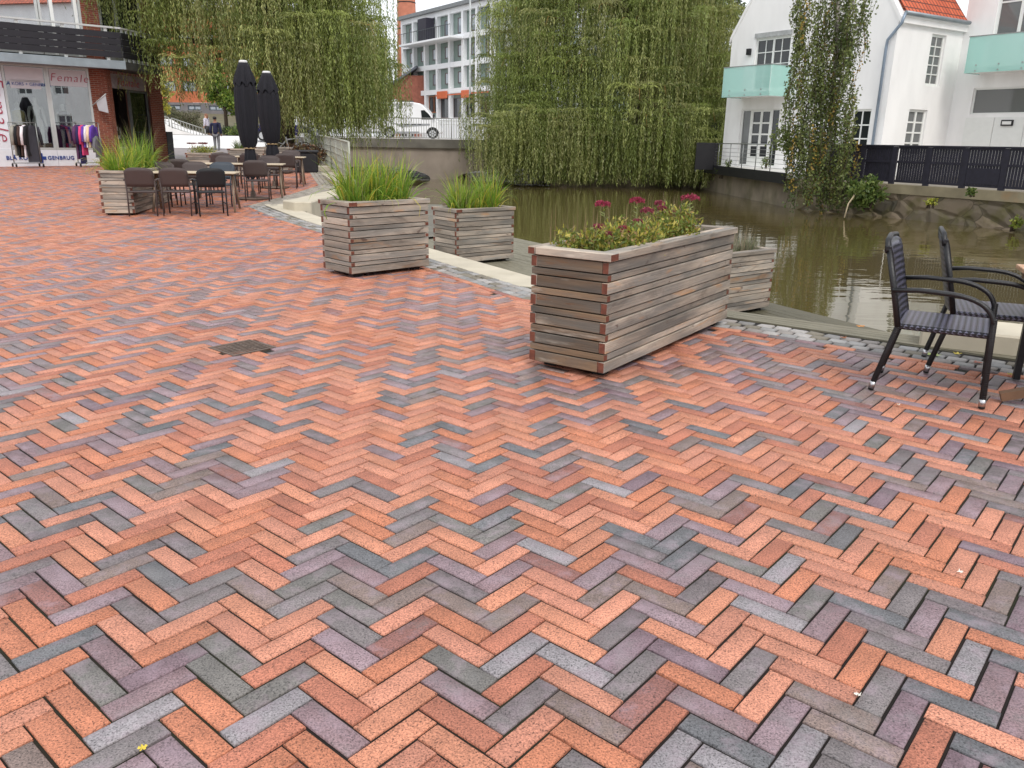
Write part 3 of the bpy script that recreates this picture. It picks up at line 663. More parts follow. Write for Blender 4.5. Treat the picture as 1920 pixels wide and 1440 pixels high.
# fallen leaves
M_fall = mat('fallen_leaf', (0, 0, 0, 1), .6, .15, 20, attr='Col')
def fallen(x, y, r, col, label, z=.006):
    n = 22; V = [(0, 0, .004)]; th0 = random.random()*6
    for k in range(n):
        a_ = 2*PI*k/n; rr = r*(.72+.28*math.cos(5*a_)+.08*math.cos(15*a_)); V.append((rr*math.cos(a_+th0), rr*math.sin(a_+th0), .004+.012*random.random()*(rr/r)))
    F = [(0, k+1, (k+1) % n+1) for k in range(n)]
    o = npmesh('fallen_leaf', V, F, M_fall, None, [list(col[:3])+[1]]*len(V)); o.location = (x, y, z); tag(o, label, 'leaf', 'fallen leaves')
fallen(3.08, 5.70, .062, S(176, 190, 110), 'large pale green maple leaf lying under the wicker chair')
fallen(3.28, 5.74, .032, S(196, 176, 70), 'yellow leaf just right of the large pale green leaf')
fallen(3.36, 5.20, .03, S(196, 176, 60), 'small yellow leaf by the table leg')
fallen(2.92, 6.60, .035, S(196, 128, 50), 'orange leaf on the timber quay edge', .012)
fallen(2.62, 6.2, .028, S(150, 92, 50), 'brown leaf on the granite setts')
fallen(3.3, 5.5, .035, S(170, 104, 84), 'reddish leaf in front of the low concrete block')
fallen(-.90, 1.634, .012, S(214, 190, 70), 'tiny yellow leaf between bricks at the bottom left')
for (x, y, lb) in ((1.62, 2.566, 'white paper scrap on the bricks near the right edge'), (2.28, 4.50, 'tiny white scrap beside the wicker chair leg'), (.975, 1.884, 'tiny pale scrap in a brick joint at the lower right')):
    fallen(x, y, .012, S(230, 226, 214), lb, .004)
# ------------------------------------------------------------------ buildings
def hole_wall(mb, u0, u1, z0, z1, holes, y=0., dep=.16, mi=0):      # wall face with openings and their reveals
    us = sorted({u0, u1, *[h[0] for h in holes], *[h[1] for h in holes]}); zs = sorted({z0, z1, *[h[2] for h in holes], *[h[3] for h in holes]})
    us = [u for u in us if u0 <= u <= u1]; zs = [z for z in zs if z0 <= z <= z1]
    for a, b in zip(us, us[1:]):
        for c, d in zip(zs, zs[1:]):
            mu, mz = (a+b)/2, (c+d)/2
            if any(h[0] < mu < h[1] and h[2] < mz < h[3] for h in holes): continue
            i = len(mb.v); mb.v += [mb.P(p) for p in ((a, y, c), (b, y, c), (b, y, d), (a, y, d))]; mb.face((i, i+1, i+2, i+3), mi, [(a, c), (b, c), (b, d), (a, d)])
    for a, b, c, d in [h[:4] for h in holes]:
        for p, q in (((a, c), (b, c)), ((b, c), (b, d)), ((b, d), (a, d)), ((a, d), (a, c))):
            i = len(mb.v); mb.v += [mb.P(v) for v in ((p[0], y, p[1]), (q[0], y, q[1]), (q[0], y+dep, q[1]), (p[0], y+dep, p[1]))]
            mb.face((i+3, i+2, i+1, i), mi, [(p[0], p[1]), (q[0], q[1]), (q[0]+.1, q[1]), (p[0]+.1, p[1])])
def window(T, parent, u0, u1, z0, z1, y, fm, pm, cols=1, rows=1, fw=.07, mw=.03, leafs=1, name='window', kick=0.):
    """frame, sash bars and one pane; cols x rows panes in each of leafs casements; kick is a solid panel at the foot"""
    m = MB(T); f0, f1 = y-.02, y+.06
    m.box((u0, f0, z0), (u0+fw, f1, z1)); m.box((u1-fw, f0, z0), (u1, f1, z1)); m.box((u0+fw, f0, z0), (u1-fw, f1, z0+fw)); m.box((u0+fw, f0, z1-fw), (u1-fw, f1, z1))
    a0, a1, b0, b1 = u0+fw, u1-fw, z0+fw, z1-fw; lw = (a1-a0)/leafs
    if kick: m.box((a0, f0+.012, b0), (a1, f1-.01, b0+kick)); b0 += kick
    for k in range(leafs):
        l0, l1 = a0+k*lw, a0+(k+1)*lw
        if k: m.box((l0-fw*.6, f0+.005, b0), (l0+fw*.6, f1-.005, b1))
        for c in range(1, cols): x = l0+(l1-l0)*c/cols; m.box((x-mw/2, f0+.014, b0), (x+mw/2, f1-.012, b1))
    for r in range(1, rows): zz = b0+(b1-b0)*r/rows; m.box((a0, f0+.010, zz-mw/2), (a1, f1-.016, zz+mw/2))
    o = m.build(name, fm, parent)
    g = MB(T); g.box((u0+fw*.5, y+.022, z0+fw*.5), (u1-fw*.5, y+.034, z1-fw*.5)); g.build('pane', pm, o)
    return o
def hit(T, px, py, c=0.):                                            # local point on the plane y = c of frame T seen at pixel px, py
    o = T.inverted() @ Vector((0, 0, CAMH)); d = (T.inverted() @ at(px, py, 1.)) - o; return o + d*((c-o.y)/d.y)
M_white = mat('white_render', S(243, 242, 241), .8, .05, 1.2, .12, 40, hue=(S(196, 194, 190), 1.0, .56, .26), stretch=(1.3, 1.3, .45))
M_wpaint = mat('white_paint', S(232, 233, 230), .45, .03, 5)
M_tile = None
def tile_mat():
    m = bpy.data.materials.new('red_roof_tile'); m.use_nodes = True; n = m.node_tree.nodes; l = m.node_tree.links; b = n['Principled BSDF']; b.inputs['Roughness'].default_value = .75
    uv = n.new('ShaderNodeUVMap'); br = n.new('ShaderNodeTexBrick'); l.new(uv.outputs[0], br.inputs['Vector']); br.inputs['Scale'].default_value = 1
    br.inputs['Brick Width'].default_value = .24; br.inputs['Row Height'].default_value = .34; br.inputs['Mortar Size'].default_value = .028; br.offset = 0
    br.inputs['Color1'].default_value = S(206, 102, 66); br.inputs['Color2'].default_value = S(184, 84, 54); br.inputs['Mortar'].default_value = S(96, 50, 38)
    l.new(br.outputs['Color'], b.inputs['Base Color']); bp = n.new('ShaderNodeBump'); bp.inputs['Distance'].default_value = .05; bp.invert = True; l.new(br.outputs['Fac'], bp.inputs['Height']); l.new(bp.outputs[0], b.inputs['Normal'])
    return m
M_tile = tile_mat()
def brickwall_mat(name, c1, c2, mo, sc=1.):
    m = bpy.data.materials.new(name); m.use_nodes = True; n = m.node_tree.nodes; l = m.node_tree.links; b = n['Principled BSDF']; b.inputs['Roughness'].default_value = .85
    uv = n.new('ShaderNodeUVMap'); br = n.new('ShaderNodeTexBrick'); l.new(uv.outputs[0], br.inputs['Vector']); br.inputs['Scale'].default_value = sc
    br.inputs['Brick Width'].default_value = .24; br.inputs['Row Height'].default_value = .0667; br.inputs['Mortar Size'].default_value = .009
    br.inputs['Color1'].default_value = c1; br.inputs['Color2'].default_value = c2; br.inputs['Mortar'].default_value = mo
    l.new(br.outputs['Color'], b.inputs['Base Color']); bp = n.new('ShaderNodeBump'); bp.inputs['Distance'].default_value = .01; bp.invert = True; l.new(br.outputs['Fac'], bp.inputs['Height']); l.new(bp.outputs[0], b.inputs['Normal'])
    return m
M_brick = brickwall_mat('red_brick', S(142, 70, 48), S(116, 54, 40), S(150, 118, 102))
G_dark = glass('dark_window_glass', S(40, 44, 46), .03)
G_green = glass('green_balcony_glass', S(176, 222, 213), .08, .66)
G_grey = glass('grey_window_glass', S(110, 112, 112), .06)
M_zinc = mat('zinc', S(142, 152, 158), .45, .15, 3, .08, 10, metal=.35); M_steel = mat('galvanised_steel', S(150, 152, 150), .4, .1, 10, metal=.7)
M_black = mat('black_paint', S(20, 19, 24), .55, .2, 6); M_navy = mat('dark_blue_black_boards', S(34, 32, 46), .6, .25, 8, .1, 30, stretch=(1, 1, 1))

# ---- white gabled house on the far bank
C0 = at(1352, 308, 39.); GA = math.radians(33)
T1 = frame2((C0.x, C0.y, 0), math.radians(-57)); ZF, ZE = .45, 6.25
U1 = hit(T1, 1668, 160).x
house = empty('white_house', (C0.x, C0.y, ZF), 0, 'white rendered gabled house with green glass balcony on the far bank', 'house')
bpy.context.view_layer.update()
def own(o, parent): o.parent = parent; o.matrix_parent_inverse = parent.matrix_basis.inverted(); return o
def rect(T, x0, y0, x1, y1, c=0.):
    a = hit(T, x0, y0, c); b = hit(T, x1, y1, c); ym = (y0+y1)/2; a.x = hit(T, x0, ym, c).x; b.x = hit(T, x1, ym, c).x; return [min(a.x, b.x), max(a.x, b.x), min(a.z, b.z), max(a.z, b.z)]
r_up = rect(T1, 1414, 74, 1479, 150); r_up[2] = 3.72; r_door = rect(T1, 1386, 206, 1457, 306); r_door[2] = ZF+.08
r_mid = rect(T1, 1560, 72, 1597, 128); r_low = rect(T1, 1592, 205, 1629, 290)
holes = [r_up, r_door, r_mid, r_low]
m = MB(T1); hole_wall(m, 0, U1, -.2, ZE, holes)
zp = ZE+.3+(U1/2-.3)*1.42
m.poly([(0, 0, ZE), (U1, 0, ZE), (U1-.3, 0, ZE+.3), (U1/2+.3, 0, zp), (U1/2-.3, 0, zp), (.3, 0, ZE+.3)])
SL = hit(frame2((T1 @ Vector((U1, 0, 0))).to_tuple(), math.radians(33)), 1792, 150).x        # length of the side wall up to the right wing
T2 = frame2((T1 @ Vector((U1, 0, 0))).to_tuple(), math.radians(33))
s_tall = rect(T2, 1741, 62, 1768, 163); s_lowr = rect(T2, 1699, 204, 1733, 292)
hole_wall(m, 0, 0.001, 0, .001, []); w1 = m.build('gable_wall', M_white); own(w1, house)
m = MB(T2); hole_wall(m, 0, SL, -.2, ZE, [s_tall, s_lowr]); own(m.build('side_wall', M_white), house)
m = MB(T1); m.poly([(0, 12, -.2), (0, 0, -.2), (0, 0, ZE), (0, 12, ZE)]); own(m.build('back_wall', M_white), house)
m = MB(T1)                                                           # roof over the gable
for (ua, za, ub, zb, d) in ((U1+.18, ZE-.12, U1/2, zp-.25, 1), (-.18, ZE-.12, U1/2, zp-.25, -1)):
    i = len(m.v); Lr = math.hypot(ub-ua, zb-za); ye = SL if d == 1 else 12
    m.v += [m.P(p) for p in ((ua, .25, za), (ua, ye, za), (ub, ye, zb), (ub, .25, zb))]; m.face((i, i+1, i+2, i+3) if d == 1 else (i+3, i+2, i+1, i), 0, [(0, 0), (ye, 0), (ye, Lr), (0, Lr)] if d == 1 else [(0, Lr), (ye, Lr), (ye, 0), (0, 0)])
roof = own(m.build('roof', M_tile), house)
m = MB(T1); m.tube([(U1+.24, .0, ZE-.10), (U1+.24, SL-.1, ZE-.10)], .075, 8); own(m.build('gutter', M_zinc), house)
m = MB(T1); m.box((U1-.02, .05, ZE-.42), (U1+.14, SL, ZE-.22)); m.box((U1-.02, .05, ZE-.22), (U1+.2, SL, ZE-.13)); own(m.build('cornice', M_white), house)
for sgn, ua in ((1, U1), (-1, 0)):                                    # parapet along the gable rakes
    m = MB(T1); xs = [(ua+sgn*.10, ZE-.25), (ua-sgn*.06, ZE+.02), (ua-sgn*.28, ZE+.34), (U1/2+sgn*.3, zp+.06)]
    for (xa, za), (xb, zb) in zip(xs, xs[1:]): m.prism([(xa, -.03, za), (xb, -.03, zb), (xb, -.03, zb-.22), (xa, -.03, za-.22)][::sgn], (0, .32, 0))
    own(m.build('gable_coping', M_white), house)
m = MB(T1); m.tube([(U1+.24, -.02, ZE-.12), (U1+.2, -.10, ZE-.45), (U1-.28, -.10, ZE-1.0), (U1-.30, -.10, ZE-1.3), (U1-.30, -.10, .3)], .055, 8); own(m.build('downpipe', mat('zinc_pipe', S(136, 150, 166), .4, .1, 4, metal=.4)), house)
def win(T, r, *a, **k): o = window(T, None, r[0], r[1], r[2], r[3], .10, M_wpaint, *a, **k); own(o, house); return o
win(T1, r_up, G_dark, 2, 4, .08, .035, 2); win(T1, r_mid, G_dark, 2, 3, .07, .035, 1); win(T1, r_low, G_dark, 2, 3, .08, .05, 1)
du = (r_door[1]-r_door[0]); 
win(T1, [r_door[0], r_door[0]+du*.25, r_door[2], r_door[3]], G_grey, 1, 1, .05); win(T1, [r_door[0]+du*.78, r_door[1], r_door[2], r_door[3]], G_dark, 1, 1, .05)
win(T1, [r_door[0]+du*.25, r_door[0]+du*.78, r_door[2], r_door[3]], G_dark, 1, 4, .10, .07, 2, name='glazed_door', kick=.3)
win(T2, s_tall, G_grey, 2, 5, .09, .04, 1); win(T2, s_lowr, G_grey, 1, 4, .09, .06, 2)
lint = MB(T1); lint.box((r_up[0]-.05, -.05, r_up[3]+.03), (r_up[1]+.05, .02, r_up[3]+.22)); own(lint.build('lintel', mat('lintel_zinc', S(170, 172, 172), .5)), house)
q = rect(T1, 1403, 92, 1409, 103); m = MB(T1); m.box((q[0], -.14, q[2]), (q[1], 0, q[3])); own(m.build('wall_lamp', M_black), house)
# balcony of green glass
def balcony(T, u0, u1, z0, z1, d, parent, ends=(1, 1)):
    s_ = MB(T); s_.box((u0+.06, -d+.06, z0), (u1-.06, 0, z0+.16)); o = own(s_.build('balcony', M_white), parent)
    k = max(1, round((u1-u0)/2.6))
    def fix(mb2, x, y): mb2.tube([(x, y, z0+.10), (x, y+.06, z0+.10)], .03, 8)
    for i in range(k):
        a, b = u0+(u1-u0)*i/k+.01, u0+(u1-u0)*(i+1)/k-.01; g = MB(T); g.box((a, -d-.012, z0-.02), (b, -d, z1)); own(g.build('glass_panel', G_green), o)
    for e, on in zip((u0, u1), ends):
        if on: g = MB(T); g.box((e-.006, -d+.012, z0-.02), (e+.006, -.01, z1)); own(g.build('glass_panel', G_green), o)
    h = MB(T); h.box((u0-.02, -d-.025, z1+.002), (u1+.02, -d+.02, z1+.035))
    for e, on in zip((u0, u1), ends):
        if on: h.box((e-.02, -d+.022, z1+.002), (e+.02, -.01, z1+.034))
    own(h.build('handrail', M_steel), o); n = max(3, round((u1-u0)/.8))
    for j in range(n):
        f = MB(T); x = u0+(u1-u0)*(j+.5)/n
        f.tube([(x, -d-.03, z0+.05), (x, -d+.05, z0+.05)], .03, 8); f.tube([(x, -d-.03, z0+.25), (x, -d+.05, z0+.25)], .03, 8); own(f.build('clamp', M_steel), o)
    return o
bd = 1.25
b0 = hit(T1, 1353, 182, -bd); b1 = hit(T1, 1441, 181, -bd); bt = hit(T1, 1441, 121, -bd)
balcony(T1, b0.x, b1.x, 3.42, bt.z, bd, house)
# ---- taller white wing at the right
W0 = T2 @ Vector((SL, 0, 0)); T3 = frame2((W0.x, W0.y, 0), math.radians(-57))
wing = empty('white_house', (W0.x, W0.y, ZF), 0, 'tall white house wing with long green glass balcony, partly behind the black fence', 'house'); bpy.context.view_layer.update()
w_up = rect(T3, 1872, -60, 1925, 64); w_up[1] = w_up[0]+2.6; w_big = rect(T3, 1822, 166, 1925, 213); w_big[1] = w_big[0]+3.4
m = MB(T3); hole_wall(m, 0, 9, -.2, 9.5, [w_up, w_big]); own(m.build('front_wall', M_white), wing)
m = MB(T3); m.poly([(0, 12, -.2), (0, 0, -.2), (0, 0, 9.5), (0, 12, 9.5)]); own(m.build('gable_wall', M_white), wing)
m = MB(T3); m.prism([(-.3, -.3, 9.5), (-.3, 6, 14.3), (-.3, 12.3, 9.5)], (9.6, 0, 0)); own(m.build('roof', M_tile), wing)
o = window(T3, None, *w_up, .10, M_wpaint, G_grey, 1, 2, .10, .06, 3); own(o, wing)
o = window(T3, None, *w_big, .10, M_wpaint, G_grey, 1, 1, .06, .04, 1); own(o, wing)
bz = hit(T3, 1850, 134, -1.1).z; balcony(T3, hit(T3, 1808, 134, -1.1).x, 8.5, bz, hit(T3, 1850, 67, -1.1).z, 1.1, wing, (1, 1))
for k in range(4):
    m = MB(T3); x = w_big[0]-.1+k*1.15; m.box((x, -.035, .0), (x+1.12, -.002, w_big[2]-.12)); own(m.build('door_panel', M_wpaint), wing)
q = rect(T3, 1879, 225, 1901, 236); m = MB(T3); m.box((q[0], -.10, q[2]), (q[1], -.036, q[3])); lamp = own(m.build('wall_lamp', M_black), wing)
m = MB(T3); m.box((q[0]+.05, -.11, q[2]+.05), (q[1]-.05, -.101, q[3]-.05)); own(m.build('lamp_glass', M_wpaint), lamp)
# ---- white house farther along the right bank, seen only in the shop's panes
T4 = frame2((15.5, 14.5, 0), math.radians(-80)); h2 = empty('white_house', (15.5, 14.5, .3), 0, 'white house with red roof mirrored in the shop windows', 'house'); bpy.context.view_layer.update()
hs = [(2+k*3.2, 3.3+k*3.2, z, z+1.5) for k in range(5) for z in (1.2, 4.1, 7.3)]
m = MB(T4); hole_wall(m, 0, 17, -.2, 10.2, hs); own(m.build('front_wall', M_white), h2)
for h_ in hs: own(window(T4, None, *h_, .10, M_wpaint, G_dark, 1, 3, .08, .05, 2), h2)
m = MB(T4); m.prism([(-.3, -.4, 10.2), (-.3, 5, 14.), (-.3, 10.4, 10.2)], (17.6, 0, 0)); own(m.build('roof', M_tile), h2)
m = MB(T4); m.poly([(0, 10, -.2), (0, 0, -.2), (0, 0, 10.2), (0, 10, 10.2)]); m.poly([(17, 0, -.2), (17, 10, -.2), (17, 10, 10.2), (17, 0, 10.2)]); own(m.build('gable_wall', M_white), h2)

# ---- far bank: quay walls, ground, terrace, fence
QW = [(17.9, 15.2), (14.25, 22.45), (12.0, 26.7), (10.05, 29.4), (9.2, 45.6), (2.0, 47.2)]
mb = MB(); mb.poly([(x, y, .27) for x, y in QW] + [(2.0, 100, .6), (90, 100, .6), (90, 2, .3), (26, 2, .3)]); tag(mb.build('far_bank', mat('bank_paving', S(140, 132, 120), .9, .2, 2)), kind='structure')
def quaywall(name, pts, z1, capz, m, capm, label, thick=.4, bump=None):
    t = MB(); c = MB()
    for a, b in zip(pts, pts[1:]):
        a, b = Vector((*a, 0)), Vector((*b, 0)); d = (b-a).normalized(); nn = Vector((-d.y, d.x, 0)); L = (b-a).length
        F_ = Matrix.Translation(a) @ Matrix.Rotation(math.atan2(d.y, d.x), 4, 'Z'); t.M = F_; c.M = F_
        t.box((0, -thick, -1.4), (L, 0, z1)); c.box((0, -thick-.02, z1+.001), (L, .05, capz))
    o = t.build(name, m); tag(o, label, 'quay wall'); c.build('wall_cap', capm, o); return o
def stone_mat():
    m = bpy.data.materials.new('rubble_stone'); m.use_nodes = True; n = m.node_tree.nodes; l = m.node_tree.links; b = n['Principled BSDF']; b.inputs['Roughness'].default_value = .85
    tc = n.new('ShaderNodeTexCoord'); mp = n.new('ShaderNodeMapping'); mp.inputs['Scale'].default_value = (1, 1, 1.5); l.new(tc.outputs['Object'], mp.inputs['Vector'])
    nz0 = n.new('ShaderNodeTexNoise'); nz0.inputs['Scale'].default_value = 1.2; l.new(mp.outputs[0], nz0.inputs['Vector'])
    mm = n.new('ShaderNodeMix'); mm.data_type = 'VECTOR'; mm.inputs['Factor'].default_value = .22; l.new(mp.outputs[0], mm.inputs[4]); l.new(nz0.outputs['Color'], mm.inputs[5])
    v = n.new('ShaderNodeTexVoronoi'); v.feature = 'DISTANCE_TO_EDGE'; v.inputs['Scale'].default_value = 1.7; l.new(mm.outputs[1], v.inputs['Vector'])
    v2 = n.new('ShaderNodeTexVoronoi'); v2.inputs['Scale'].default_value = 1.7; l.new(mm.outputs[1], v2.inputs['Vector'])
    hs_ = n.new('ShaderNodeMix'); hs_.data_type = 'RGBA'; hs_.inputs['A'].default_value = S(140, 124, 104); hs_.inputs['B'].default_value = S(86, 82, 70)
    sx = n.new('ShaderNodeSeparateColor'); l.new(v2.outputs['Color'], sx.inputs[0]); l.new(sx.outputs[0], hs_.inputs['Factor'])
    nz = n.new('ShaderNodeTexNoise'); nz.inputs['Scale'].default_value = 2.2; nz.inputs['Detail'].default_value = 6; l.new(tc.outputs['Object'], nz.inputs['Vector'])
    r0 = n.new('ShaderNodeMapRange'); r0.inputs['From Min'].default_value = .46; r0.inputs['From Max'].default_value = .66; r0.inputs['To Max'].default_value = .75; l.new(nz.outputs['Fac'], r0.inputs['Value'])
    g = n.new('ShaderNodeMix'); g.data_type = 'RGBA'; g.inputs['B'].default_value = S(92, 88, 44); l.new(r0.outputs[0], g.inputs['Factor']); l.new(hs_.outputs['Result'], g.inputs['A'])
    r1 = n.new('ShaderNodeMapRange'); r1.inputs['From Max'].default_value = .022; l.new(v.outputs['Distance'], r1.inputs['Value'])
    e = n.new('ShaderNodeMix'); e.data_type = 'RGBA'; e.inputs['A'].default_value = S(72, 65, 50); fq = n.new('ShaderNodeMath'); fq.operation = 'MAXIMUM'; l.new(r1.outputs[0], fq.inputs[0]); r4 = n.new('ShaderNodeMapRange'); r4.inputs['From Min'].default_value = .56; r4.inputs['From Max'].default_value = .72; l.new(nz0.outputs['Fac'], r4.inputs['Value']); l.new(r4.outputs[0], fq.inputs[1]); l.new(fq.outputs[0], e.inputs['Factor']); l.new(g.outputs['Result'], e.inputs['B'])
    l.new(e.outputs['Result'], b.inputs['Base Color']); bp = n.new('ShaderNodeBump'); bp.inputs['Distance'].default_value = .055; r3 = n.new('ShaderNodeMapRange'); r3.interpolation_type = 'SMOOTHSTEP'; r3.inputs['From Max'].default_value = .22; l.new(v.outputs['Distance'], r3.inputs['Value']); l.new(r3.outputs[0], bp.inputs['Height']); l.new(bp.outputs[0], b.inputs['Normal'])
    return m
zs_ = at(1760, 349, 24.2).z
M_cw = mat('stained_concrete', S(142, 130, 112), .85, .28, .9, .3, 14, hue=(S(84, 82, 46), .7, .50, .7))
M_cap = mat('mossy_cap', S(138, 128, 104), .85, .25, 1.4, .3, 20, hue=(S(176, 120, 60), .8, .62, .6))
quaywall('stone_quay_wall', QW[:4], .02, .30, stone_mat(), M_cap, 'rubble stone quay wall with mossy cap below the black fence')
quaywall('concrete_quay_wall', QW[3:], .18, .30, M_cw, M_cw, 'stained concrete quay wall below the white house')
# fence of narrow upright slats
fz0, fz1 = .34, at(1760, 275, 24.4).z
fence = empty('slat_fence', (12.0, 26.9, fz0), 0, 'long black fence of narrow upright slats on the stone quay wall', 'fence'); bpy.context.view_layer.update()
for a, b in zip(QW[:3], QW[1:4]):
    a, b = Vector((*a, 0)), Vector((*b, 0)); d = (b-a).normalized(); L = (b-a).length
    F_ = Matrix.Translation(a) @ Matrix.Rotation(math.atan2(d.y, d.x), 4, 'Z'); npan = max(1, round(L/1.15))
    for p in range(npan):
        x0, x1 = L*p/npan, L*(p+1)/npan; m = MB(F_)
        for k in range(11): x = x0+.10+(x1-x0-.2)*(k+.5)/11; m.box((x-.038, -.24, fz0+.06), (x+.038, -.222, fz1-.06))
        for z in (fz0+.02, (fz0+fz1)/2+.05, fz1-.08): m.box((x0+.09, -.22, z), (x1-.09, -.19, z+.07))
        if p % 3 == 1: m.box((x0+.1, -.186, fz0+.1), (x1-.1, -.176, fz0+.55))
        own(m.build('slat_panel', M_navy), fence)
        m = MB(F_); m.box((x0-.085, -.25, fz0-.05), (x0+.085, -.17, fz1-.02)); own(m.build('post', M_navy), fence)
    m = MB(F_); m.box((0, -.27, fz1-.018), (L, -.15, fz1+.03)); own(m.build('top_rail', M_navy), fence)
# terrace of the white house
P_ = [QW[3], (9.45, 41.0)]; a, b = Vector((*P_[0], 0)), Vector((*P_[1], 0)); d = (b-a).normalized(); L = (b-a).length
F_ = Matrix.Translation(a) @ Matrix.Rotation(math.atan2(d.y, d.x), 4, 'Z')
terr = empty('terrace', (a.x, a.y, .3), 0, 'black edged terrace with thin steel railing in front of the white house', 'terrace'); bpy.context.view_layer.update()
m = MB(F_); m.box((0, -5.2, .31), (L, .45, .46)); own(m.build('floor', mat('terrace_floor', S(200, 198, 194), .7)), terr)
m = MB(F_); m.box((0, .455, .12), (L, .52, .50)); m.box((.1, -.2, .305), (L, .45, .308)); own(m.build('edge_beam', M_black), terr)
for k in range(8):
    x = L*k/7; m = MB(F_); m.tube([(x, .47, .46), (x, .47, 1.45)], .02, 6); own(m.build('post', M_steel), terr)
m = MB(F_); m.tube([(0, .47, 1.46), (L, .47, 1.46)], .024, 6)
for z in (.62, .78, .94, 1.10, 1.26): m.tube([(0, .47, z), (L, .47, z)], .008, 5)
own(m.build('rail', M_steel), terr)
for (x0, x1, y0, y1, n_, lb) in ((1302, 1352, 268, 318, 38.3, 'square black screen panel at the left end of the terrace'), (1330, 1356, 230, 270, 41.5, 'dark grey upright screen beside the left corner of the white house')):
    a, b = at(x0, y1, n_), at(x1, y0, n_-.5); m = MB(); m.box((a.x, n_-.06, a.z), (b.x, n_+.06, b.z)); q = m.build('screen', M_black if y0 > 240 else M_navy, None, .01); tag(q, lb, 'screen')
    mm_ = MB()
    for x in (a.x+.06, b.x-.06): mm_.tube([(x, n_+.02, .2), (x, n_+.02, a.z+.02)], .03, 6)
    mm_.build('post', M_steel, q)
a = at(1270, 318, 42.5); b = at(1352, 318, 42.5); m = MB(); m.box((a.x, 42.3, .28), (b.x+.5, 44.5, 1.35)); q = m.build('shed', M_black, None, .02); tag(q, 'low black shed in the dark beside the willow', 'shed')
m = MB(); m.prism([(a.x-.1, 42.2, 1.36), (b.x+.6, 42.2, 1.36), (b.x+.6, 42.2, 1.44), (a.x-.1, 42.2, 1.5)], (0, 2.4, 0)); m.build('roof', M_black, q)
# ------------------------------------------------------------------ shop at the left
def shopglass(name, refl, tint):
    m = bpy.data.materials.new(name); m.use_nodes = True; n = m.node_tree.nodes; l = m.node_tree.links; n.remove(n['Principled BSDF'])
    g = n.new('ShaderNodeBsdfGlossy'); g.inputs['Roughness'].default_value = .01; g.inputs['Color'].default_value = (.95, .97, 1, 1)
    t = n.new('ShaderNodeBsdfTransparent'); t.inputs['Color'].default_value = tint; x = n.new('ShaderNodeMixShader'); x.inputs[0].default_value = refl
    l.new(t.outputs[0], x.inputs[1]); l.new(g.outputs[0], x.inputs[2]); l.new(x.outputs[0], n['Material Output'].inputs[0]); return m
G_shop = shopglass('shop_glass', .30, (.82, .86, .86, 1)); G_mirror = shopglass('reflective_glass', .72, (.5, .54, .55, 1))
M_frame = mat('aluminium_frame', S(196, 198, 196), .4, .05, metal=.3); M_panel = mat('white_panel', S(228, 230, 236), .4, .03)
M_film = mat('window_film', S(206, 200, 204), .5, .03); M_red = mat('red_lettering', S(168, 40, 70), .5, .05); M_blue = mat('blue_lettering', S(30, 62, 140), .5, .05)
M_inner = mat('shop_interior', S(54, 50, 48), .9, .2); M_innerf = mat('shop_floor', S(90, 84, 78), .8, .2)
S0 = at(0, 310, 27.4); A1 = math.radians(43); TS = frame2((S0.x, S0.y, 0), A1); gz0 = S0.z-.02
uc = hit(TS, 206, 200).x                                               # corner of the two fronts
K = TS @ Vector((uc, 0, 0)); TK = frame2((K.x, K.y, 0), math.atan2(.988, .153)); ue = hit(TK, 306, 200).x
shop = empty('shop_building', (K.x, K.y, gz0), 0, 'red brick corner shop with white framed windows and dark boarded balcony', 'building'); bpy.context.view_layer.update()
own_ = lambda o: own(o, shop)
zc0 = hit(TS, 100, 121).z-.05; z2 = 9.6                                     # underside of the canopy
U_L = -9.
# ground floor, first front
uA, uB, uC = hit(TS, 14, 210).x, hit(TS, 97, 215).x, hit(TS, 176, 215).x
zb = gz0+.52
m = MB(TS); 
hole_wall(m, uC, uc, gz0-.1, z2, []); own_(m.build('brick_pier', M_brick))
def shopwin(T, u0, u1, z0, z1, y=.02, gm=None, fmt=None):
    f = MB(T); w = .07
    f.box((u0, y-.04, z0), (u0+w, y+.05, z1)); f.box((u1-w, y-.04, z0), (u1, y+.05, z1)); f.box((u0+w, y-.04, z0), (u1-w, y+.05, z0+w)); f.box((u0+w, y-.04, z1-w), (u1-w, y+.05, z1))
    o = own_(f.build('window', fmt or M_frame)); g = MB(T); g.box((u0+w*.5, y, z0+w*.5), (u1-w*.5, y+.012, z1-w*.5)); g.build('pane', gm or G_shop, o).matrix_parent_inverse = o.matrix_basis.inverted(); return o
sw1 = shopwin(TS, uA, uB-.002, zb, zc0); sw2 = shopwin(TS, uB+.002, uC-.01, zb, zc0)
m = MB(TS); m.box((uA-1.3, 0, zb), (uA-.01, .06, zc0)); lp = own_(m.build('sign_panel', M_panel))
for k in range(3): shopwin(TS, uA-1.32-2.5*(k+1), uA-1.33-2.5*k, zb, zc0)
for a, b in ((uA, uB-.004), (uB+.004, uC-.01), (U_L, uA-.004)):
    m = MB(TS); m.box((a, -.02, gz0-.05), (b, .04, zb-.004)); own_(m.build('base_panel', M_panel))
for (a, b, z) in ((uA+.09, uB-.09, zc0-.55), (uB+.09, uC-.09, zc0-.62)):
    m = MB(TS); m.box((a, -.004, z), (b, .012, zc0-.09)); own_(m.build('window_film', M_film))
RX = Matrix.Rotation(PI/2, 3, 'X')
def sign(s_, size, T, u, z, y, mt, shear=0., rot=0., off=0., space=1.):
    o = text('lettering', s_, size, (0, 0, 0), Matrix.Identity(3), mt, None, shear, .004, off, space)
    o.matrix_basis = T @ Matrix.Translation((u, y, z)) @ Matrix.Rotation(rot, 4, 'Y') @ Matrix.Rotation(PI/2, 4, 'X'); bpy.context.view_layer.update(); return own_(o)
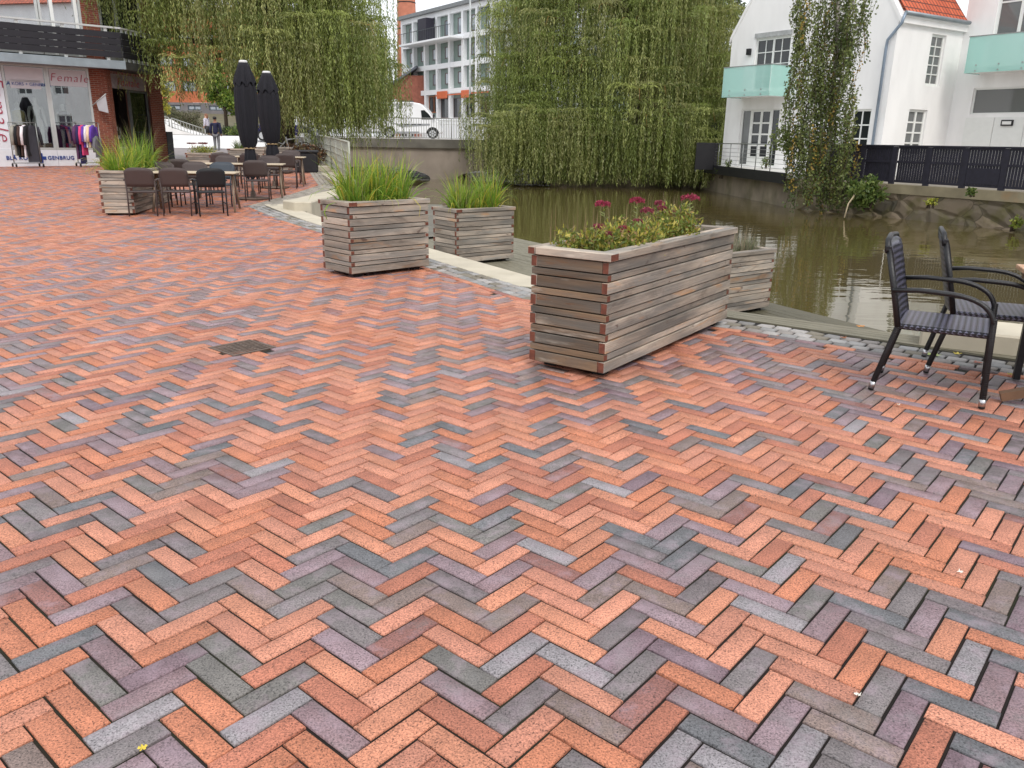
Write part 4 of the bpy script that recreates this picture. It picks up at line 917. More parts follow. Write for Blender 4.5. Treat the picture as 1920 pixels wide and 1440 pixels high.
fz = hit(TS, 129, 147); sign('Female', .36, TS, fz.x, fz.z, -.02, M_red, .22, 0, -.005, 1.2)
fz = hit(TS, 5, 205); sign('Female', .60, TS, fz.x-.1, fz.z, -.02, M_red, .2, PI/2, -.008, 1.2)
q = hit(TS, 77, 299); sign('BLÅ KORS', .17, TS, q.x-.62, gz0+.25, -.035, M_blue, 0, 0, .004, 1.1); sign('GENBRUG', .17, TS, q.x+.62, gz0+.25, -.035, M_blue, 0, 0, .004, 1.1)
m = MB(TS); m.box((q.x-.055, -.04, gz0+.09), (q.x+.055, -.022, gz0+.41)); m.box((q.x-.16, -.0395, gz0+.195), (q.x-.0551, -.022, gz0+.305)); m.box((q.x+.0551, -.0395, gz0+.195), (q.x+.16, -.022, gz0+.305)); own_(m.build('blue_cross', M_blue))
fq = hit(TS, 50, 158); sign('BLÅ KORS + GENBRUG', .14, TS, fq.x, fq.z, -.012, M_blue)
m = MB(TS); m.box((uA+.2, -.004, fq.z-.14), (uB-.2, .01, fq.z+.14)); own_(m.build('window_film', M_film))
# interior
m = MB(TS); m.box((U_L, 4.2, gz0-.1), (uc-.3, 4.3, zc0)); m.box((U_L, .1, gz0-.02), (uc-.3, 4.2, gz0+.02), 1); m.box((U_L, .12, zc0+.01), (uc-.3, 4.2, zc0+.06)); own_(m.build('interior', [M_inner, M_innerf]))
# second front with the dark entrance
zd = zc0-.1
d0, d1 = .02, ue-.85
m = MB(TK); hole_wall(m, d1, ue, gz0-.1, z2, []); own_(m.build('brick_pier', M_brick))
m = MB(TK); m.poly([(ue, 8, gz0-.1), (ue, 0, gz0-.1), (ue, 0, z2), (ue, 8, z2)]); own_(m.build('rear_wall', M_brick))
m = MB(TK); m.box((.0, .02, gz0-.1), (.28, .3, zc0)); own_(m.build('brick_reveal', M_brick))
dm = d0+(d1-d0)*.52
m = MB(TK); m.box((.29, .55, gz0-.05), (dm, .6, zd-.5)); o = own_(m.build('door', mat('black_door', S(12, 12, 14), .3, .1)))
h = MB(TK); h.tube([(dm-.12, .52, gz0+.9), (dm-.12, .52, gz0+1.3)], .02, 6); h.build('handle', M_steel, o)
o = shopwin(TK, dm+.02, d1-.01, gz0+.05, zd-.5, .12, shopglass('entrance_glass', .12, (.14, .15, .15, 1)), mat('dark_door_frame', S(84, 86, 84), .5))
m = MB(TK); m.box((.29, .10, zd-.48), (d1-.01, .16, zd)); own_(m.build('sign_panel', mat('grey_sign', S(150, 140, 142), .5)))
m = MB(TK); m.box((dm+.1, 1.2, gz0-.05), (d1+.3, 1.3, zd)); m.box((.29, .62, zd-.5), (d1, .7, zd)); own_(m.build('interior', M_inner))
fz = hit(TK, 237, 161, .10); sign('Female', .40, TK, fz.x+.1, zd-.26, .085, M_red, .22, 0, -.005, 1.2)
M_wl = mat('white_lettering', S(190, 190, 190), .5)
sign('SKO OG TASKER', .2, TK, dm-.95, gz0+1.25, .54, M_wl, 0, 0, .004); sign('MODTAGES MED TAK', .2, TK, dm-1.08, gz0+.95, .54, M_wl, 0, 0, .004)
m = MB(TK); m.box((.34, .50, gz0+.05), (1.5, .54, gz0+.62)); own_(m.build('notice_panel', M_film))
# canopy, balcony boards
can = hit(TS, 100, 108, -.9).z+.05; cu = hit(TS, 237, 129, -.9).x; cb = hit(TS, 120, 123, -.9).z
m = MB(TS); m.box((U_L, -.9, cb), (cu, -.86, can)); m.box((U_L, -.855, cb+.02), (cu-.02, 0, cb+.06)); own_(m.build('canopy', M_zinc, None, .01))
P0 = TS @ Vector((cu, -.9, 0)); TC = frame2((P0.x, P0.y, 0), math.atan2(.99, .12)); ce = hit(TC, 306, 140).x
m = MB(TC); m.box((.01, 0, cb), (ce, .05, can-.02)); m.box((.02, .055, cb+.02), (ce, 1.1, cb+.06)); own_(m.build('canopy', mat('dark_fascia', S(62, 62, 60), .6)))
M_board = mat('black_boards', S(26, 24, 32), .55, .2, 5, .1, 20)
bb = [can+.10+k*.205 for k in range(4)]
for T, L0, L1, nm in ((TS, U_L, cu-.06, 1), (TC, .06, ce, 2)):
    y = -.82 if nm == 1 else .08
    m = MB(T)
    for k, z in enumerate(bb): m.box((L0, y, z), (L1, y+.03, z+.192))
    rl = own_(m.build('balcony_boards', M_board))
    n = 14 if nm == 1 else 8
    for k in range(n):
        x = L0+(L1-L0)*(k+.5)/n if nm == 2 else cu-.5-k*1.32
        if x < L0: continue
        m = MB(T); m.box((x-.05, y+.035, can-.1), (x+.05, y+.09, bb[3]+.30)); m.build('post', M_frame, rl).matrix_parent_inverse = rl.matrix_basis.inverted()
    m = MB(T); m.box((L0, y-.01, bb[3]+.305), (L1+.04, y+.1, bb[3]+.36)); m.build('top_rail', M_frame, rl).matrix_parent_inverse = rl.matrix_basis.inverted()
# upper floor
u1a, u1b = hit(TS, 72, 30).x, hit(TS, 152, 30).x
zf = can+.1
o = shopwin(TS, U_L, u1a, zf, z2, .02, G_mirror); o = shopwin(TS, u1a+.02, u1b, zf, z2, .02, G_mirror)
m = MB(TS); m.box((u1a+.35, -.06, zf), (u1a+.45, -.01, zf+2.1)); m.box((u1a+.35, -.06, zf+2.1), (u1b-.12, -.01, zf+2.3)); m.box((u1b-.22, -.06, zf), (u1b-.12, -.01, zf+2.1)); own_(m.build('door_frame', M_wpaint))
m = MB(TS); hole_wall(m, u1b+.01, uC, zc0, z2, []); own_(m.build('brick_pier', M_brick))
m = MB(TS); m.box((U_L, 3.0, zf), (uc-.3, 3.1, z2)); own_(m.build('interior', M_inner))
us2, us3 = .1, d1
m = MB(TK); hole_wall(m, us2, us3, zc0, zf+.35, []); own_(m.build('sill_wall', M_frame))
o = shopwin(TK, us2, us2+.9, zf+.35, z2, .05, G_dark); o = shopwin(TK, us2+.92, us3-.01, zf+.35, zf+2.6, .05, G_dark); o = shopwin(TK, us2+.92, us3-.01, zf+2.61, z2, .05, G_dark)
m = MB(TS); m.box((U_L, -.2, z2), (uc, 8, z2+.3)); own_(m.build('roof', M_zinc))
# ---- hanging flag sign and small board by the corner
q = hit(TS, 196, 196, -.4); t = empty('flag_sign', TS @ Vector((q.x-.3, -.02, q.z)), A1, 'small white flag on a short pole from the brick pier of the shop', 'flag')
m = MB(); m.tube([(0, 0, -.05), (.35, -.5, .35)], .018, 6); m.build('pole', M_frame, t)
m = MB(); m.prism([(.10, -.15, .10), (.34, -.46, .34), (.36, -.5, -.28), (.15, -.19, -.2)], (.01, .01, 0)); m.build('cloth', mat('white_cloth', S(186, 184, 188), .8, .06), t)
q = at(312, 300, 33.2); t = empty('pavement_board', (q.x, 33.2, GZ(33.2)), .3, 'black chalk board standing at the corner of the brick shop', 'sign')
m = MB(); m.box((-.32, -.02, .0), (.32, .02, 1.15), T=Matrix.Rotation(-.12, 4, 'X')); m.build('board', M_black, t); m = MB(); m.box((-.3, .3, .0), (.3, .33, 1.1), T=Matrix.Rotation(.16, 4, 'X')); m.build('rear_board', M_black, t)
# ---- mannequins in the window
def skin_body(name, pts, edges, rad, m, parent=None, sub=1):
    me = bpy.data.meshes.new(name); me.from_pydata(pts, edges, []); o = bpy.data.objects.new(name, me); COL.objects.link(o)
    if parent: o.parent = parent
    sk = o.modifiers.new('skin', 'SKIN'); sk.use_smooth_shade = True
    for i, r in enumerate(rad): 
        v = me.skin_vertices[0].data[i]; v.radius = r if isinstance(r, tuple) else (r, r); v.use_root = (i == 0)
    ss = o.modifiers.new('sub', 'SUBSURF'); ss.levels = sub; ss.render_levels = sub
    bpy.context.view_layer.update()
    me2 = bpy.data.meshes.new_from_object(o.evaluated_get(bpy.context.evaluated_depsgraph_get())); me2.materials.clear(); me2.materials.append(m); me2.name = name
    for p in me2.polygons: p.use_smooth = True
    o.modifiers.clear(); o.data = me2; return o
def human(h, stride=.0, arm=.12):                                        # joints of a standing figure h metres tall, facing +x
    k = h/1.75; P = [(0, 0, .95), (0, 0, 1.12), (.01, 0, 1.32), (0, 0, 1.46), (.01, 0, 1.54), (.02, 0, 1.66), (.01, 0, 1.75),
        (0, .10, .90), (stride*.5+.02, .10, .50), (stride-.05, .10, .08), (stride+.13, .11, .035), (0, -.10, .90), (-stride*.4+.03, -.10, .50), (-stride-.05, -.10, .09), (-stride+.10, -.11, .04),
        (0, .19, 1.40), (-.03, .235, 1.13), (.06, .24, .90), (.09, .24, .81), (0, -.19, 1.40), (-.03, -.235, 1.13), (.06, -.24, .90), (.09, -.24, .81)]
    E = [(0, 1), (1, 2), (2, 3), (3, 4), (4, 5), (5, 6), (0, 7), (7, 8), (8, 9), (9, 10), (0, 11), (11, 12), (12, 13), (13, 14), (3, 15), (15, 16), (16, 17), (17, 18), (3, 19), (19, 20), (20, 21), (21, 22)]
    R_ = [(.15, .11), (.14, .10), (.16, .11), (.10, .08), .055, (.085, .095), .06, .085, .06, .045, .035, .085, .06, .045, .035, .06, .045, .035, .03, .06, .045, .035, .03]
    return [tuple(c*k for c in p) for p in P], E, [tuple(x*k for x in r) if isinstance(r, tuple) else r*k for r in R_]
M_mann = mat('mannequin_white', S(216, 212, 204), .4, .04); M_cream = mat('cream_fabric', S(206, 188, 120), .8, .1)
for i, (px, z, lb, clothed) in enumerate(((72, 0, 'headed white mannequin with raised hips in the middle of the left shop window', 0), (38, .25, 'cream hooded half mannequin at the left end of the shop window', 1), (122, .1, 'dressed mannequin in a plum top in the right shop window', 2))):
    q = hit(TS, px, 240, .55); t = empty('mannequin', TS @ Vector((q.x, .55, gz0+.45+z*.0)), A1-PI/2, lb, 'mannequin', 'mannequins in the shop window')
    P, E, R_ = human(1.78 if i == 0 else 1.6, .05); skin_body('body', P, E, R_, M_mann, t)
    if clothed:
        m_ = MB(); m_.lathe([(.18, .82*.92), (.17, 1.0*.92), (.2, 1.25*.92), (.19, 1.40*.92), (.07, 1.48*.92)], 16); m_.build('top', M_cream if clothed == 1 else mat('plum_fabric', S(88, 50, 82), .8), t)
# ---- clothes racks with garments
GCOL = {'charcoal': S(58, 58, 66), 'black': S(24, 24, 28), 'stone': S(150, 146, 136), 'navy': S(40, 36, 84), 'pink': S(214, 70, 120), 'white': S(224, 216, 220), 'violet': S(96, 60, 160), 'cream': S(226, 196, 164), 'grey': S(110, 110, 116), 'plum': S(86, 46, 84), 'brown': S(70, 50, 44)}
def garment(T, u, y, z, L, w, colour, kind, label, rot=0.):
    t = empty('garment', T @ Vector((u, y, z)), 0, label, kind, 'garments on the clothes racks'); t.matrix_basis = T @ Matrix.Translation((u, y, z)) @ Matrix.Rotation(rot, 4, 'Z')
    mt = mat('cloth_'+colour, GCOL[colour], .85, .15, 6, .2, 20)
    m = MB(); n = 14; rows = [(.06, 0), (w*.5, -.06), (w*.62, -.16), (w*.5, -.34), (w*.52, -L*.7), (w*.56, -L)]
    i = 0; 
    for r, (hw, zz) in enumerate(rows):
        for k in range(n):
            a = 2*PI*k/n; m.v.append(m.P((hw*math.cos(a), (.035+.02*math.sin(3*a+r))*(math.sin(a))*1.2, zz)))
    for r in range(len(rows)-1):
        for k in range(n): k2 = (k+1) % n; m.face((r*n+k2, r*n+k, (r+1)*n+k, (r+1)*n+k2), 0, None, True)
    m.build('body', mt, t)
    for s_ in (1, -1):
        b = MB(); b.tube([(s_*w*.48, 0, -.07), (s_*w*.66, .01, -.3), (s_*w*.72, .0, -min(.62, L*.75))], [.06, .055, .045], 8, 0, True, 1.); b.build('sleeve', mt, t)
    h = MB(); h.tube([(0, 0, .0), (0, 0, .05), (.02, 0, .07), (0, 0, .085)], .005, 5); h.build('hanger', M_steel, t)
def rack(T, u0, u1, y, ztop, label):
    g = GZ(27.5); t = empty('clothes_rack', T @ Vector(((u0+u1)/2, y, gz0)), 0, label, 'clothes rack', 'clothes racks'); t.matrix_basis = T @ Matrix.Translation(((u0+u1)/2, y, gz0)); h = (u1-u0)/2; zt = ztop-gz0
    m = MB(); m.tube([(-h, 0, zt), (h, 0, zt)], .016, 8); m.build('rail', M_steel, t)
    for s_ in (-1, 1):
        m = MB(); m.tube([(s_*h, 0, .12), (s_*h, 0, zt)], .015, 8); m.build('upright', M_steel, t)
        m = MB(); m.tube([(s_*h, -.26, .12), (s_*h, .26, .12)], .016, 8); m.build('foot_bar', M_steel, t)
        for y_ in (-.25, .25): m = MB(); m.tube([(s_*h-.018, y_, .055), (s_*h+.018, y_, .055)], .05, 12); m.build('caster', M_rub, t)
    m = MB(); m.tube([(-h, 0, .13), (h, 0, .13)], .013, 8); m.build('lower_bar', M_steel, t)
def rackpos(px, py, y): q = hit(TS, px, py, y); return q.x, q.z
y1 = -1.25
a, za = rackpos(14, 226, y1); b, zb_ = rackpos(66, 230, y1); rack(TS, a, b, y1, za-.05, 'clothes rack hung with grey and black jackets below the shop window')
specs = [('stone', 'jacket', 'stone grey jacket at the left end of the left rack'), ('black', 'jacket', 'black jacket next to the stone grey one on the left rack'), ('brown', 'jacket', 'thin brown jacket in the middle of the left rack'), ('white', 'shirt', 'white trimmed top squeezed between dark jackets on the left rack'), ('black', 'jacket', 'second black jacket behind the charcoal coat on the left rack'), ('charcoal', 'coat', 'wide charcoal coat at the right end of the left rack')]
for k, (c, kd, lb) in enumerate(specs): garment(TS, a+.18+(b-a-.3)*k/5.4, y1, za-.12, .95+.05*(k % 2)+(.15 if k == 5 else 0), .46, c, kd, lb, .95 if k < 5 else .45)
a, za = rackpos(140, 228, y1); b, zb_ = rackpos(180, 231, y1); a -= .06; b += .06; rack(TS, a, b, y1, za-.02, 'clothes rack hung with pink and violet tops near the brick pier')
specs = [('plum', 'dress', 'plum dress at the left end of the right rack'), ('navy', 'coat', 'navy coat hanging lowest on the right rack'), ('pink', 'top', 'bright pink long top on the right rack'), ('violet', 'top', 'violet and white patterned top on the right rack'), ('white', 'top', 'pale pink white top beside the violet one on the right rack'), ('cream', 'top', 'cream coloured top near the right end of the right rack'), ('violet', 'top', 'violet top at the very right end of the right rack'), ('grey', 'skirt', 'grey skirt hanging low below the cream top')]
for k, (c, kd, lb) in enumerate(specs): garment(TS, a+.1+(b-a-.2)*k/7, y1, za-.1-(.35 if kd == 'skirt' else 0), {'coat': 1.25, 'dress': 1.1, 'top': .72, 'skirt': .7}[kd] + (.25 if c == 'pink' else 0), .42, c, kd, lb, .9)
# ------------------------------------------------------------------ bridge, road and what stands beyond
ZB = 1.42
tag_s = lambda o: tag(o, kind='structure')
mb = MB(); mb.poly([(-60, 56.2, 1.44), (70, 56.2, 1.44), (70, 260, 1.6), (-60, 260, 1.6)][::1]); tag_s(mb.build('far_street', mat('far_paving', S(176, 170, 166), .85, .1, 2)))
mb = MB(); yy = [46.9, 48.5, 50, 53, 56, 58]
for a_, b_ in zip(yy, yy[1:]): mb.poly([(-60, a_, GZ(a_)+.012), (-12.2-(a_-46)*.28, a_, GZ(a_)+.012), (-12.2-(b_-46)*.28, b_, GZ(b_)+.012), (-60, b_, GZ(b_)+.012)])
tag_s(mb.build('road', mat('pale_road', S(222, 220, 218), .85, .06, 1.5)))
br = empty('bridge', (-5, 47, -1), 0, 'grey concrete two arch road bridge across the river', 'bridge'); bpy.context.view_layer.update()
M_br = mat('bridge_concrete', S(150, 138, 127), .85, .22, .7, .3, 12, hue=(S(86, 80, 70), .5, .55, .7)); M_br2 = mat('bridge_edge', S(108, 104, 96), .85, .3, 1.2, .3, 12)
xp0, xp1 = at(795, 300, 47).x, at(868, 300, 47).x; xc = (xp0+xp1)/2
def arch(xa, xb, zt, n=14):                                             # half ellipse, from pier to pier
    return [(xa+(xb-xa)*(.5-.5*math.cos(PI*k/n)), zt*math.sin(PI*k/n)) for k in range(n+1)]
XL, XR = -11.6, 5.0; spans = ((XL+.3, xc-.75), (xc+.75, XR-2))
m = MB(); zt = .95
for (xa, xb) in spans:
    pts = arch(xa, xb, .62)
    for (x0, a0), (x1, a1) in zip(pts, pts[1:]):
        i = len(m.v); m.v += [(x0, 47, a0-.72), (x1, 47, a1-.72), (x1, 47, zt), (x0, 47, zt), (x0, 57, a0-.72), (x1, 57, a1-.72)]; m.face((i, i+1, i+2, i+3)); m.face((i+4, i+5, i+1, i))
for (xa, xb) in ((XL-1.6, spans[0][0]), (spans[0][1], spans[1][0]), (spans[1][1], XR+3)):
    m.box((xa, 47, -1.5), (xb, 57, zt))
own(m.build('arch_wall', M_br), br)
m = MB(); m.box((XL-1.8, 46.85, zt+.002), (XR+3, 57.3, ZB)); own(m.build('deck', M_br2), br)
m = MB(); m.box((XL-2, 46.9, ZB+.003), (XR+3, 57.2, ZB+.02)); own(m.build('carriageway', mat('pale_road2', S(200, 198, 196), .85, .08, 1.5)), br)
def railing(name, pts, h, label, post=2.4, bar=.13, r=.012, mt=M_steel, mid=(), flat=None, cat='railing', bottom=.08):
    p0 = pts[0]; t = empty(name, p0, 0, label, cat); bpy.context.view_layer.update(); bars = MB(); rail = MB()
    for a, b in zip(pts, pts[1:]):
        a, b = Vector(a), Vector(b); L = (b-a).length; n = max(1, round(L/bar)); up = Vector((0, 0, 1)); d = (b-a)/L
        rail.tube([a+up*h, b+up*h], r*2.0, 8); rail.tube([a+up*bottom, b+up*bottom], r*1.3, 6)
        for z in mid: rail.tube([a+up*z, b+up*z], r*1.1, 6)
        for k in range(n+1):
            c = a.lerp(b, k/n); s_ = d*(flat or r)
            sd = Vector((-d.y, d.x, 0))*r*.5
            bars.prism([c-s_-sd+up*bottom, c+s_-sd+up*bottom, c+s_+sd+up*bottom, c-s_+sd+up*bottom], up*(h-bottom-.01))
        n = max(1, round(L/post))
        for k in range(n+1): q = MB(); c = a.lerp(b, k/n); q.tube([c, c+up*(h+.0)], r*2.2, 8); own(q.build('post', mt), t)
    own(bars.build('bars', mt), t); own(rail.build('rails', mt), t); return t
M_rail = mat('grey_rail', S(150, 150, 146), .5, .1, 8, metal=.4); M_wrail = mat('white_rail', S(222, 224, 222), .5, .05)
railing('bridge_railing', [(XL, 47.05, ZB), (XR+2, 47.05, ZB)], 1.12, 'thin grey railing along the near side of the bridge', 2.6, .14, .012, M_rail)
railing('bridge_railing', [(XL-4.9, 59., ZB+.03), (XL+2, 59., ZB+.03), (XR+4, 59., ZB+.03)], 1.25, 'white railing with thick bars on the far side of the road', 2.0, .22, .03, M_wrail, (1.0,), .03)
railing('quay_railing', [(-4.42, 22.1, .32), (-6.2, 28.0, .42), (-8.3, 34.7, .48), (-11.5, 45.5, .60)], 1.02, 'long grey flat bar railing running from the quay to the bridge', 2.2, .16, .014, mat('flat_bar_steel', S(172, 172, 160), .5, .1, 8, metal=.2), (.22, .4, .58, .76), .018)
m = MB()
for a, b in (((-4.42, 22.1), (-6.2, 28.0)), ((-6.2, 28.0), (-8.3, 34.7)), ((-8.3, 34.7), (-11.5, 45.5))):
    a, b = Vector((*a, 0)), Vector((*b, 0)); d = (b-a).normalized(); nn = Vector((d.y, -d.x, 0)); z = lambda p: GZ(p.y)
    m.prism([a-nn*.45+Vector((0, 0, -1.4)), a+nn*.2+Vector((0, 0, -1.4)), b+nn*.2+Vector((0, 0, -1.4)), b-nn*.45+Vector((0, 0, -1.4))], (0, 0, 1.4+GZ(a.y)+.14))
tag_s(m.build('quay_kerb', M_conc))
# ---- modern white office block
MA = math.radians(33.6); c = at(757, 230, 100.); TM = frame2((c.x, c.y, 0), -(PI/2-MA)); zg = 2.0
M_mw = mat('office_white', S(232, 234, 236), .5, .03); M_mg = mat('office_panel', S(122, 138, 132), .6, .1, 2); M_wf = mat('dark_red_frame', S(92, 70, 68), .5, .1)
G_sky = glass('painted_sky_glass', S(150, 158, 166), .03, None, 1.0)  # sky reflection put into the pale base colour of the panes
office = empty('office_building', (c.x, c.y, zg), 0, 'white gridded four storey office block with grey green panels', 'building'); bpy.context.view_layer.update()
tops = [hit(TM, 757, y).z for y in (38, 84, 130, 176)]; zroof = tops[0]; fh = tops[0]-tops[1]
bays = [0, hit(TM, 776, 100).x]; bw = (hit(TM, 897, 60).x-hit(TM, 776, 60).x)/5.05
NB = 13; xs = [0]+[hit(TM, 776, 100).x+k*bw for k in range(NB)]
xs[0] = xs[1]-bw; Ltot = xs[-1]
m = MB(TM); m.box((xs[0], .35, zg-1), (Ltot, 14, zroof)); own(m.build('wall', M_mg), office)
m = MB(TM)
for x in xs: m.box((x-.19, -.12, zg-1), (x+.19, .345, zroof))
grid = own(m.build('piers', M_mw), office)
m = MB(TM)
for k in range(4): z = zroof-k*fh; m.box((xs[0]-.19, -.10, z-.5), (Ltot+.19, .345, z))
m.box((xs[0]-.19, -.1, zg-1), (Ltot+.19, .345, zg+1.6)); own(m.build('floor_bands', M_mw), office)
m = MB(TM); m.box((xs[0]-.4, -.5, zroof+.002), (Ltot+.4, 14.3, zroof+.35)); own(m.build('roof', mat('roof_grey', S(120, 124, 126), .6)), office)
for k in range(3):
    zt = zroof-k*fh-.5; zb_ = zt-(fh-.5)
    for j in range(NB):
        x0, x1 = xs[j]+.19, xs[j+1]-.19; w = (x1-x0)
        a, b = x0+w*.42, x1-w*.06
        own(window(TM, None, a, b, zb_+(.5 if k else .15), zt-.45, .30, M_wf, G_sky, 1, 1, .07, name='window'), office)
for j in range(3, NB):                                                    # tall shop windows on the ground floor
    x0, x1 = xs[j]+.19, xs[j+1]-.19; own(window(TM, None, x0+.03, x1-.03, zg+1.62, zroof-3*fh-.95, .30, M_wf, G_dark, 1, 1, .06), office)
for j in (1, 2):
    x0, x1 = xs[j]+.19, xs[j+1]-.19; own(window(TM, None, x0+.03, x1-.03, zg+2.2, zroof-3*fh-.6, .28, mat('orange_wood', S(150, 96, 66), .6), G_dark, 1, 1, .1, .1, 2), office)
m = MB(TM); zz = zroof-fh-.35; m.box((xs[1]-.4, -1.7, zz-.16), (xs[5]+.3, -.125, zz+.02)); bal = own(m.build('balcony', M_mw), office)
m = MB(TM); 
for k in range(30): x = xs[1]-.38+(xs[5]-xs[1]+.66)*k/29; m.box((x-.015, -1.69, zz+.022), (x+.015, -1.66, zz+1.05))
m.box((xs[1]-.4, -1.7, zz+1.052), (xs[5]+.3, -1.65, zz+1.1)); own(m.build('balcony_rail', mat('dark_rail', S(60, 66, 70), .5)), office)
m = MB(TM); m.box((xs[2]+.8, -1.3, zz+.03), (xs[3]-.05, -.3, zz+2.3)); own(m.build('sunshade', M_navy), office)
M_or = mat('orange_sign', S(204, 104, 64), .5, .1)
for (px, w) in ((828, 1.15), (872, .9)):
    q = hit(TM, px, 178 if px < 850 else 176, -.3); m = MB(TM); m.box((q.x-w, -.3, q.z-.38), (q.x+w, -.2, q.z+.38)); own(m.build('shop_sign', M_or, None, .1), office)
m = MB(TM); q = hit(TM, 850, 177, -.25); m.box((q.x-4, -.26, q.z-.06), (q.x+7, -.22, q.z+.06)); own(m.build('sign_bar', M_or), office)
# ---- chimney and brick shed
c = at(763, 60, 112.); m = MB(); z0 = 1.6; r0 = .5*(792-752)/FPX*108; r1 = .5*(777-750)/FPX*112
m.lathe([(r0, 0), (r0*.98, 6), ((r0+r1)/2, 14), (r1*1.02, 22), (r1*.92, 30), (r1*.9, 40)], 28, 0, (c.x, 112, z0)); 
ch = m.build('chimney', mat('chimney_brick', S(186, 118, 94), .85, .15, 1.5, .1, 8)); tag(ch, 'tall round red brick chimney rising behind the white office block', 'chimney')
m = MB()
for z in (13.2, 16.3, 19.0, 21.5, 24): rr = np.interp(z, [6, 14, 22, 30], [r0*.98, (r0+r1)/2, r1*1.02, r1*.92])+.03; m.lathe([(rr, 0), (rr, .12)], 28, 0, (c.x, 112, z0+z))
m.build('iron_band', M_black, ch)
a = at(722, 165, 96); b = at(757, 165, 96); w_ = b.x-a.x+2
sh = empty('brick_shed', (a.x, 96, 1.5), 0, 'brick gabled shed with dark slate roof between willow and chimney', 'building'); bpy.context.view_layer.update()
zt_, zr_ = at(740, 185, 96).z, at(752, 141, 96).z; xr = at(757, 141, 96).x; xl = at(722, 170, 96).x; zl = at(722, 172, 96).z
m = MB(); m.prism([(xl, 96, 1), (xr+3, 96, 1), (xr+3, 96, zr_), (xr, 96, zr_), (xl, 96, zl)], (0, 10, 0)); own(m.build('wall', mat('shed_brick', S(150, 92, 76), .85, .2, 3)), sh)
m = MB(); m.prism([(xl-.8, 95.5, zl-.35), (xr+1.5, 95.5, zr_+.75), (xr+1.5, 95.5, zr_+1.0), (xl-.8, 95.5, zl-.05)], (0, 11, 0)); own(m.build('roof', mat('slate', S(96, 102, 112), .6, .15, 4)), sh)
m = MB(); m.box((xl+1.6, 95.9, 1), (xl+3.2, 95.99, zl-.9)); own(m.build('door', mat('shed_door', S(70, 66, 68), .6)), sh)
# ---- camper van on the bridge
VY = 55.; M_van = mat('van_white', S(236, 236, 238), .25, .02, 3, coat=.4); M_vgrey = mat('van_grey_stripe', S(150, 152, 156), .35, .05); M_tyre = mat('tyre', S(22, 22, 23), .8, .2); M_wheel = mat('wheel_cover', S(200, 202, 204), .35, .05, metal=.5)
x1 = at(826, 230, VY).x; x0 = at(652, 230, VY).x; zr = ZB+.02; zs = lambda y: at(760, y, VY).z
van = empty('camper_van', (x0, VY, zr), 0, 'white camper van with dark side window driving over the bridge', 'van'); bpy.context.view_layer.update()
X = lambda px: at(px, 230, VY).x
kx = lambda px, py: (X(px), VY, at(px, py, VY).z)
prof = [kx(652, 249), kx(652, 200), kx(656, 192), kx(724, 191), kx(772, 191), kx(788, 194), kx(799, 203), kx(802, 207), kx(812, 221), kx(822, 228), kx(825, 236), kx(826, 247), kx(824, 251)]
m = MB(); m.prism([(p[0], p[1], p[2]) for p in prof], (0, 2.25, 0)); o = m.build('body', M_van, None, .06); own(o, van)
def side(name, pts, mt, d=.012, par=van): m = MB(); m.prism([(p[0], VY-d, p[2]) for p in pts], (0, d-.003, 0)); return own(m.build(name, mt), par)
side('side_window', [kx(706, 219), kx(706, 204), kx(727, 203.5), kx(727, 218.5)], G_dark); side('side_window', [kx(668, 219), kx(668, 205), kx(690, 204.5), kx(690, 218.5)], G_dark)
side('cab_window', [kx(791, 224), kx(789.5, 207), kx(796, 206.5), kx(804, 214), kx(811, 224)], G_dark, .014)
side('door', [kx(758, 240), kx(758, 200), kx(771, 200), kx(771, 240)], mat('van_door', S(222, 222, 225), .3), .008)
side('side_vent', [kx(745, 204), kx(745, 198.5), kx(755, 198.5), kx(755, 204)], M_vgrey, .011)
side('stripe', [kx(733, 227), kx(744, 232), kx(806, 232), kx(806, 235.5), kx(752, 238.5), kx(742, 234)], M_vgrey, .010)
for a_, b_ in ((757, 768), (771, 781), (783, 790)): side('stripe_mark', [kx(a_, 234.5), kx(a_, 232.6), kx(b_, 232.6), kx(b_, 234.5)], mat('dark_marks', S(70, 72, 76), .5), .014)
side('sill', [kx(655, 250), kx(655, 246.5), kx(786, 246.5), kx(786, 250)], M_vgrey, .009)
for px in (730, 811):
    m = MB(); cx, cz, r = X(px), zr+.335, .335; m.tube([(cx, VY-.02, cz), (cx, VY+.22, cz)], r, 24); w = own(m.build('wheel', M_tyre), van)
    m = MB(); m.tube([(cx, VY-.034, cz), (cx, VY-.021, cz)], r*.66, 20); r_ = m.build('rim', M_wheel, w); r_.matrix_parent_inverse = w.matrix_basis.inverted()
    m = MB()
    for q in range(6): a_ = q*PI/3; m.box((.06, -.008, -.02), (.2, .0, .02), T=Matrix.Translation((cx, VY-.036, cz)) @ Matrix.Rotation(a_, 4, 'Y'))
    h_ = m.build('rim_slots', M_tyre, w); h_.matrix_parent_inverse = w.matrix_basis.inverted()
    m = MB(); pts = [(cx+(r+.07)*math.cos(PI*k/12), VY-.006, cz+(r+.07)*math.sin(PI*k/12)) for k in range(13)]; m.prism(pts, (0, .005, 0)); own(m.build('wheel_arch', M_black), van)
m = MB(); m.box((X(812), VY-.2, kx(812, 219)[2]-.15), (X(812)+.12, VY-.03, kx(812, 219)[2]+.15)); own(m.build('mirror', M_black), van)
m = MB(); m.box((X(735), VY+.3, kx(735, 191)[2]+.03), (X(742), VY+1.0, kx(735, 191)[2]+.18)); own(m.build('roof_hatch', M_van), van)
m = MB(); m.tube([(X(660), VY-.05, kx(660, 193)[2]), (X(776), VY-.05, kx(776, 193)[2])], .06, 8); own(m.build('awning_box', M_van), van)
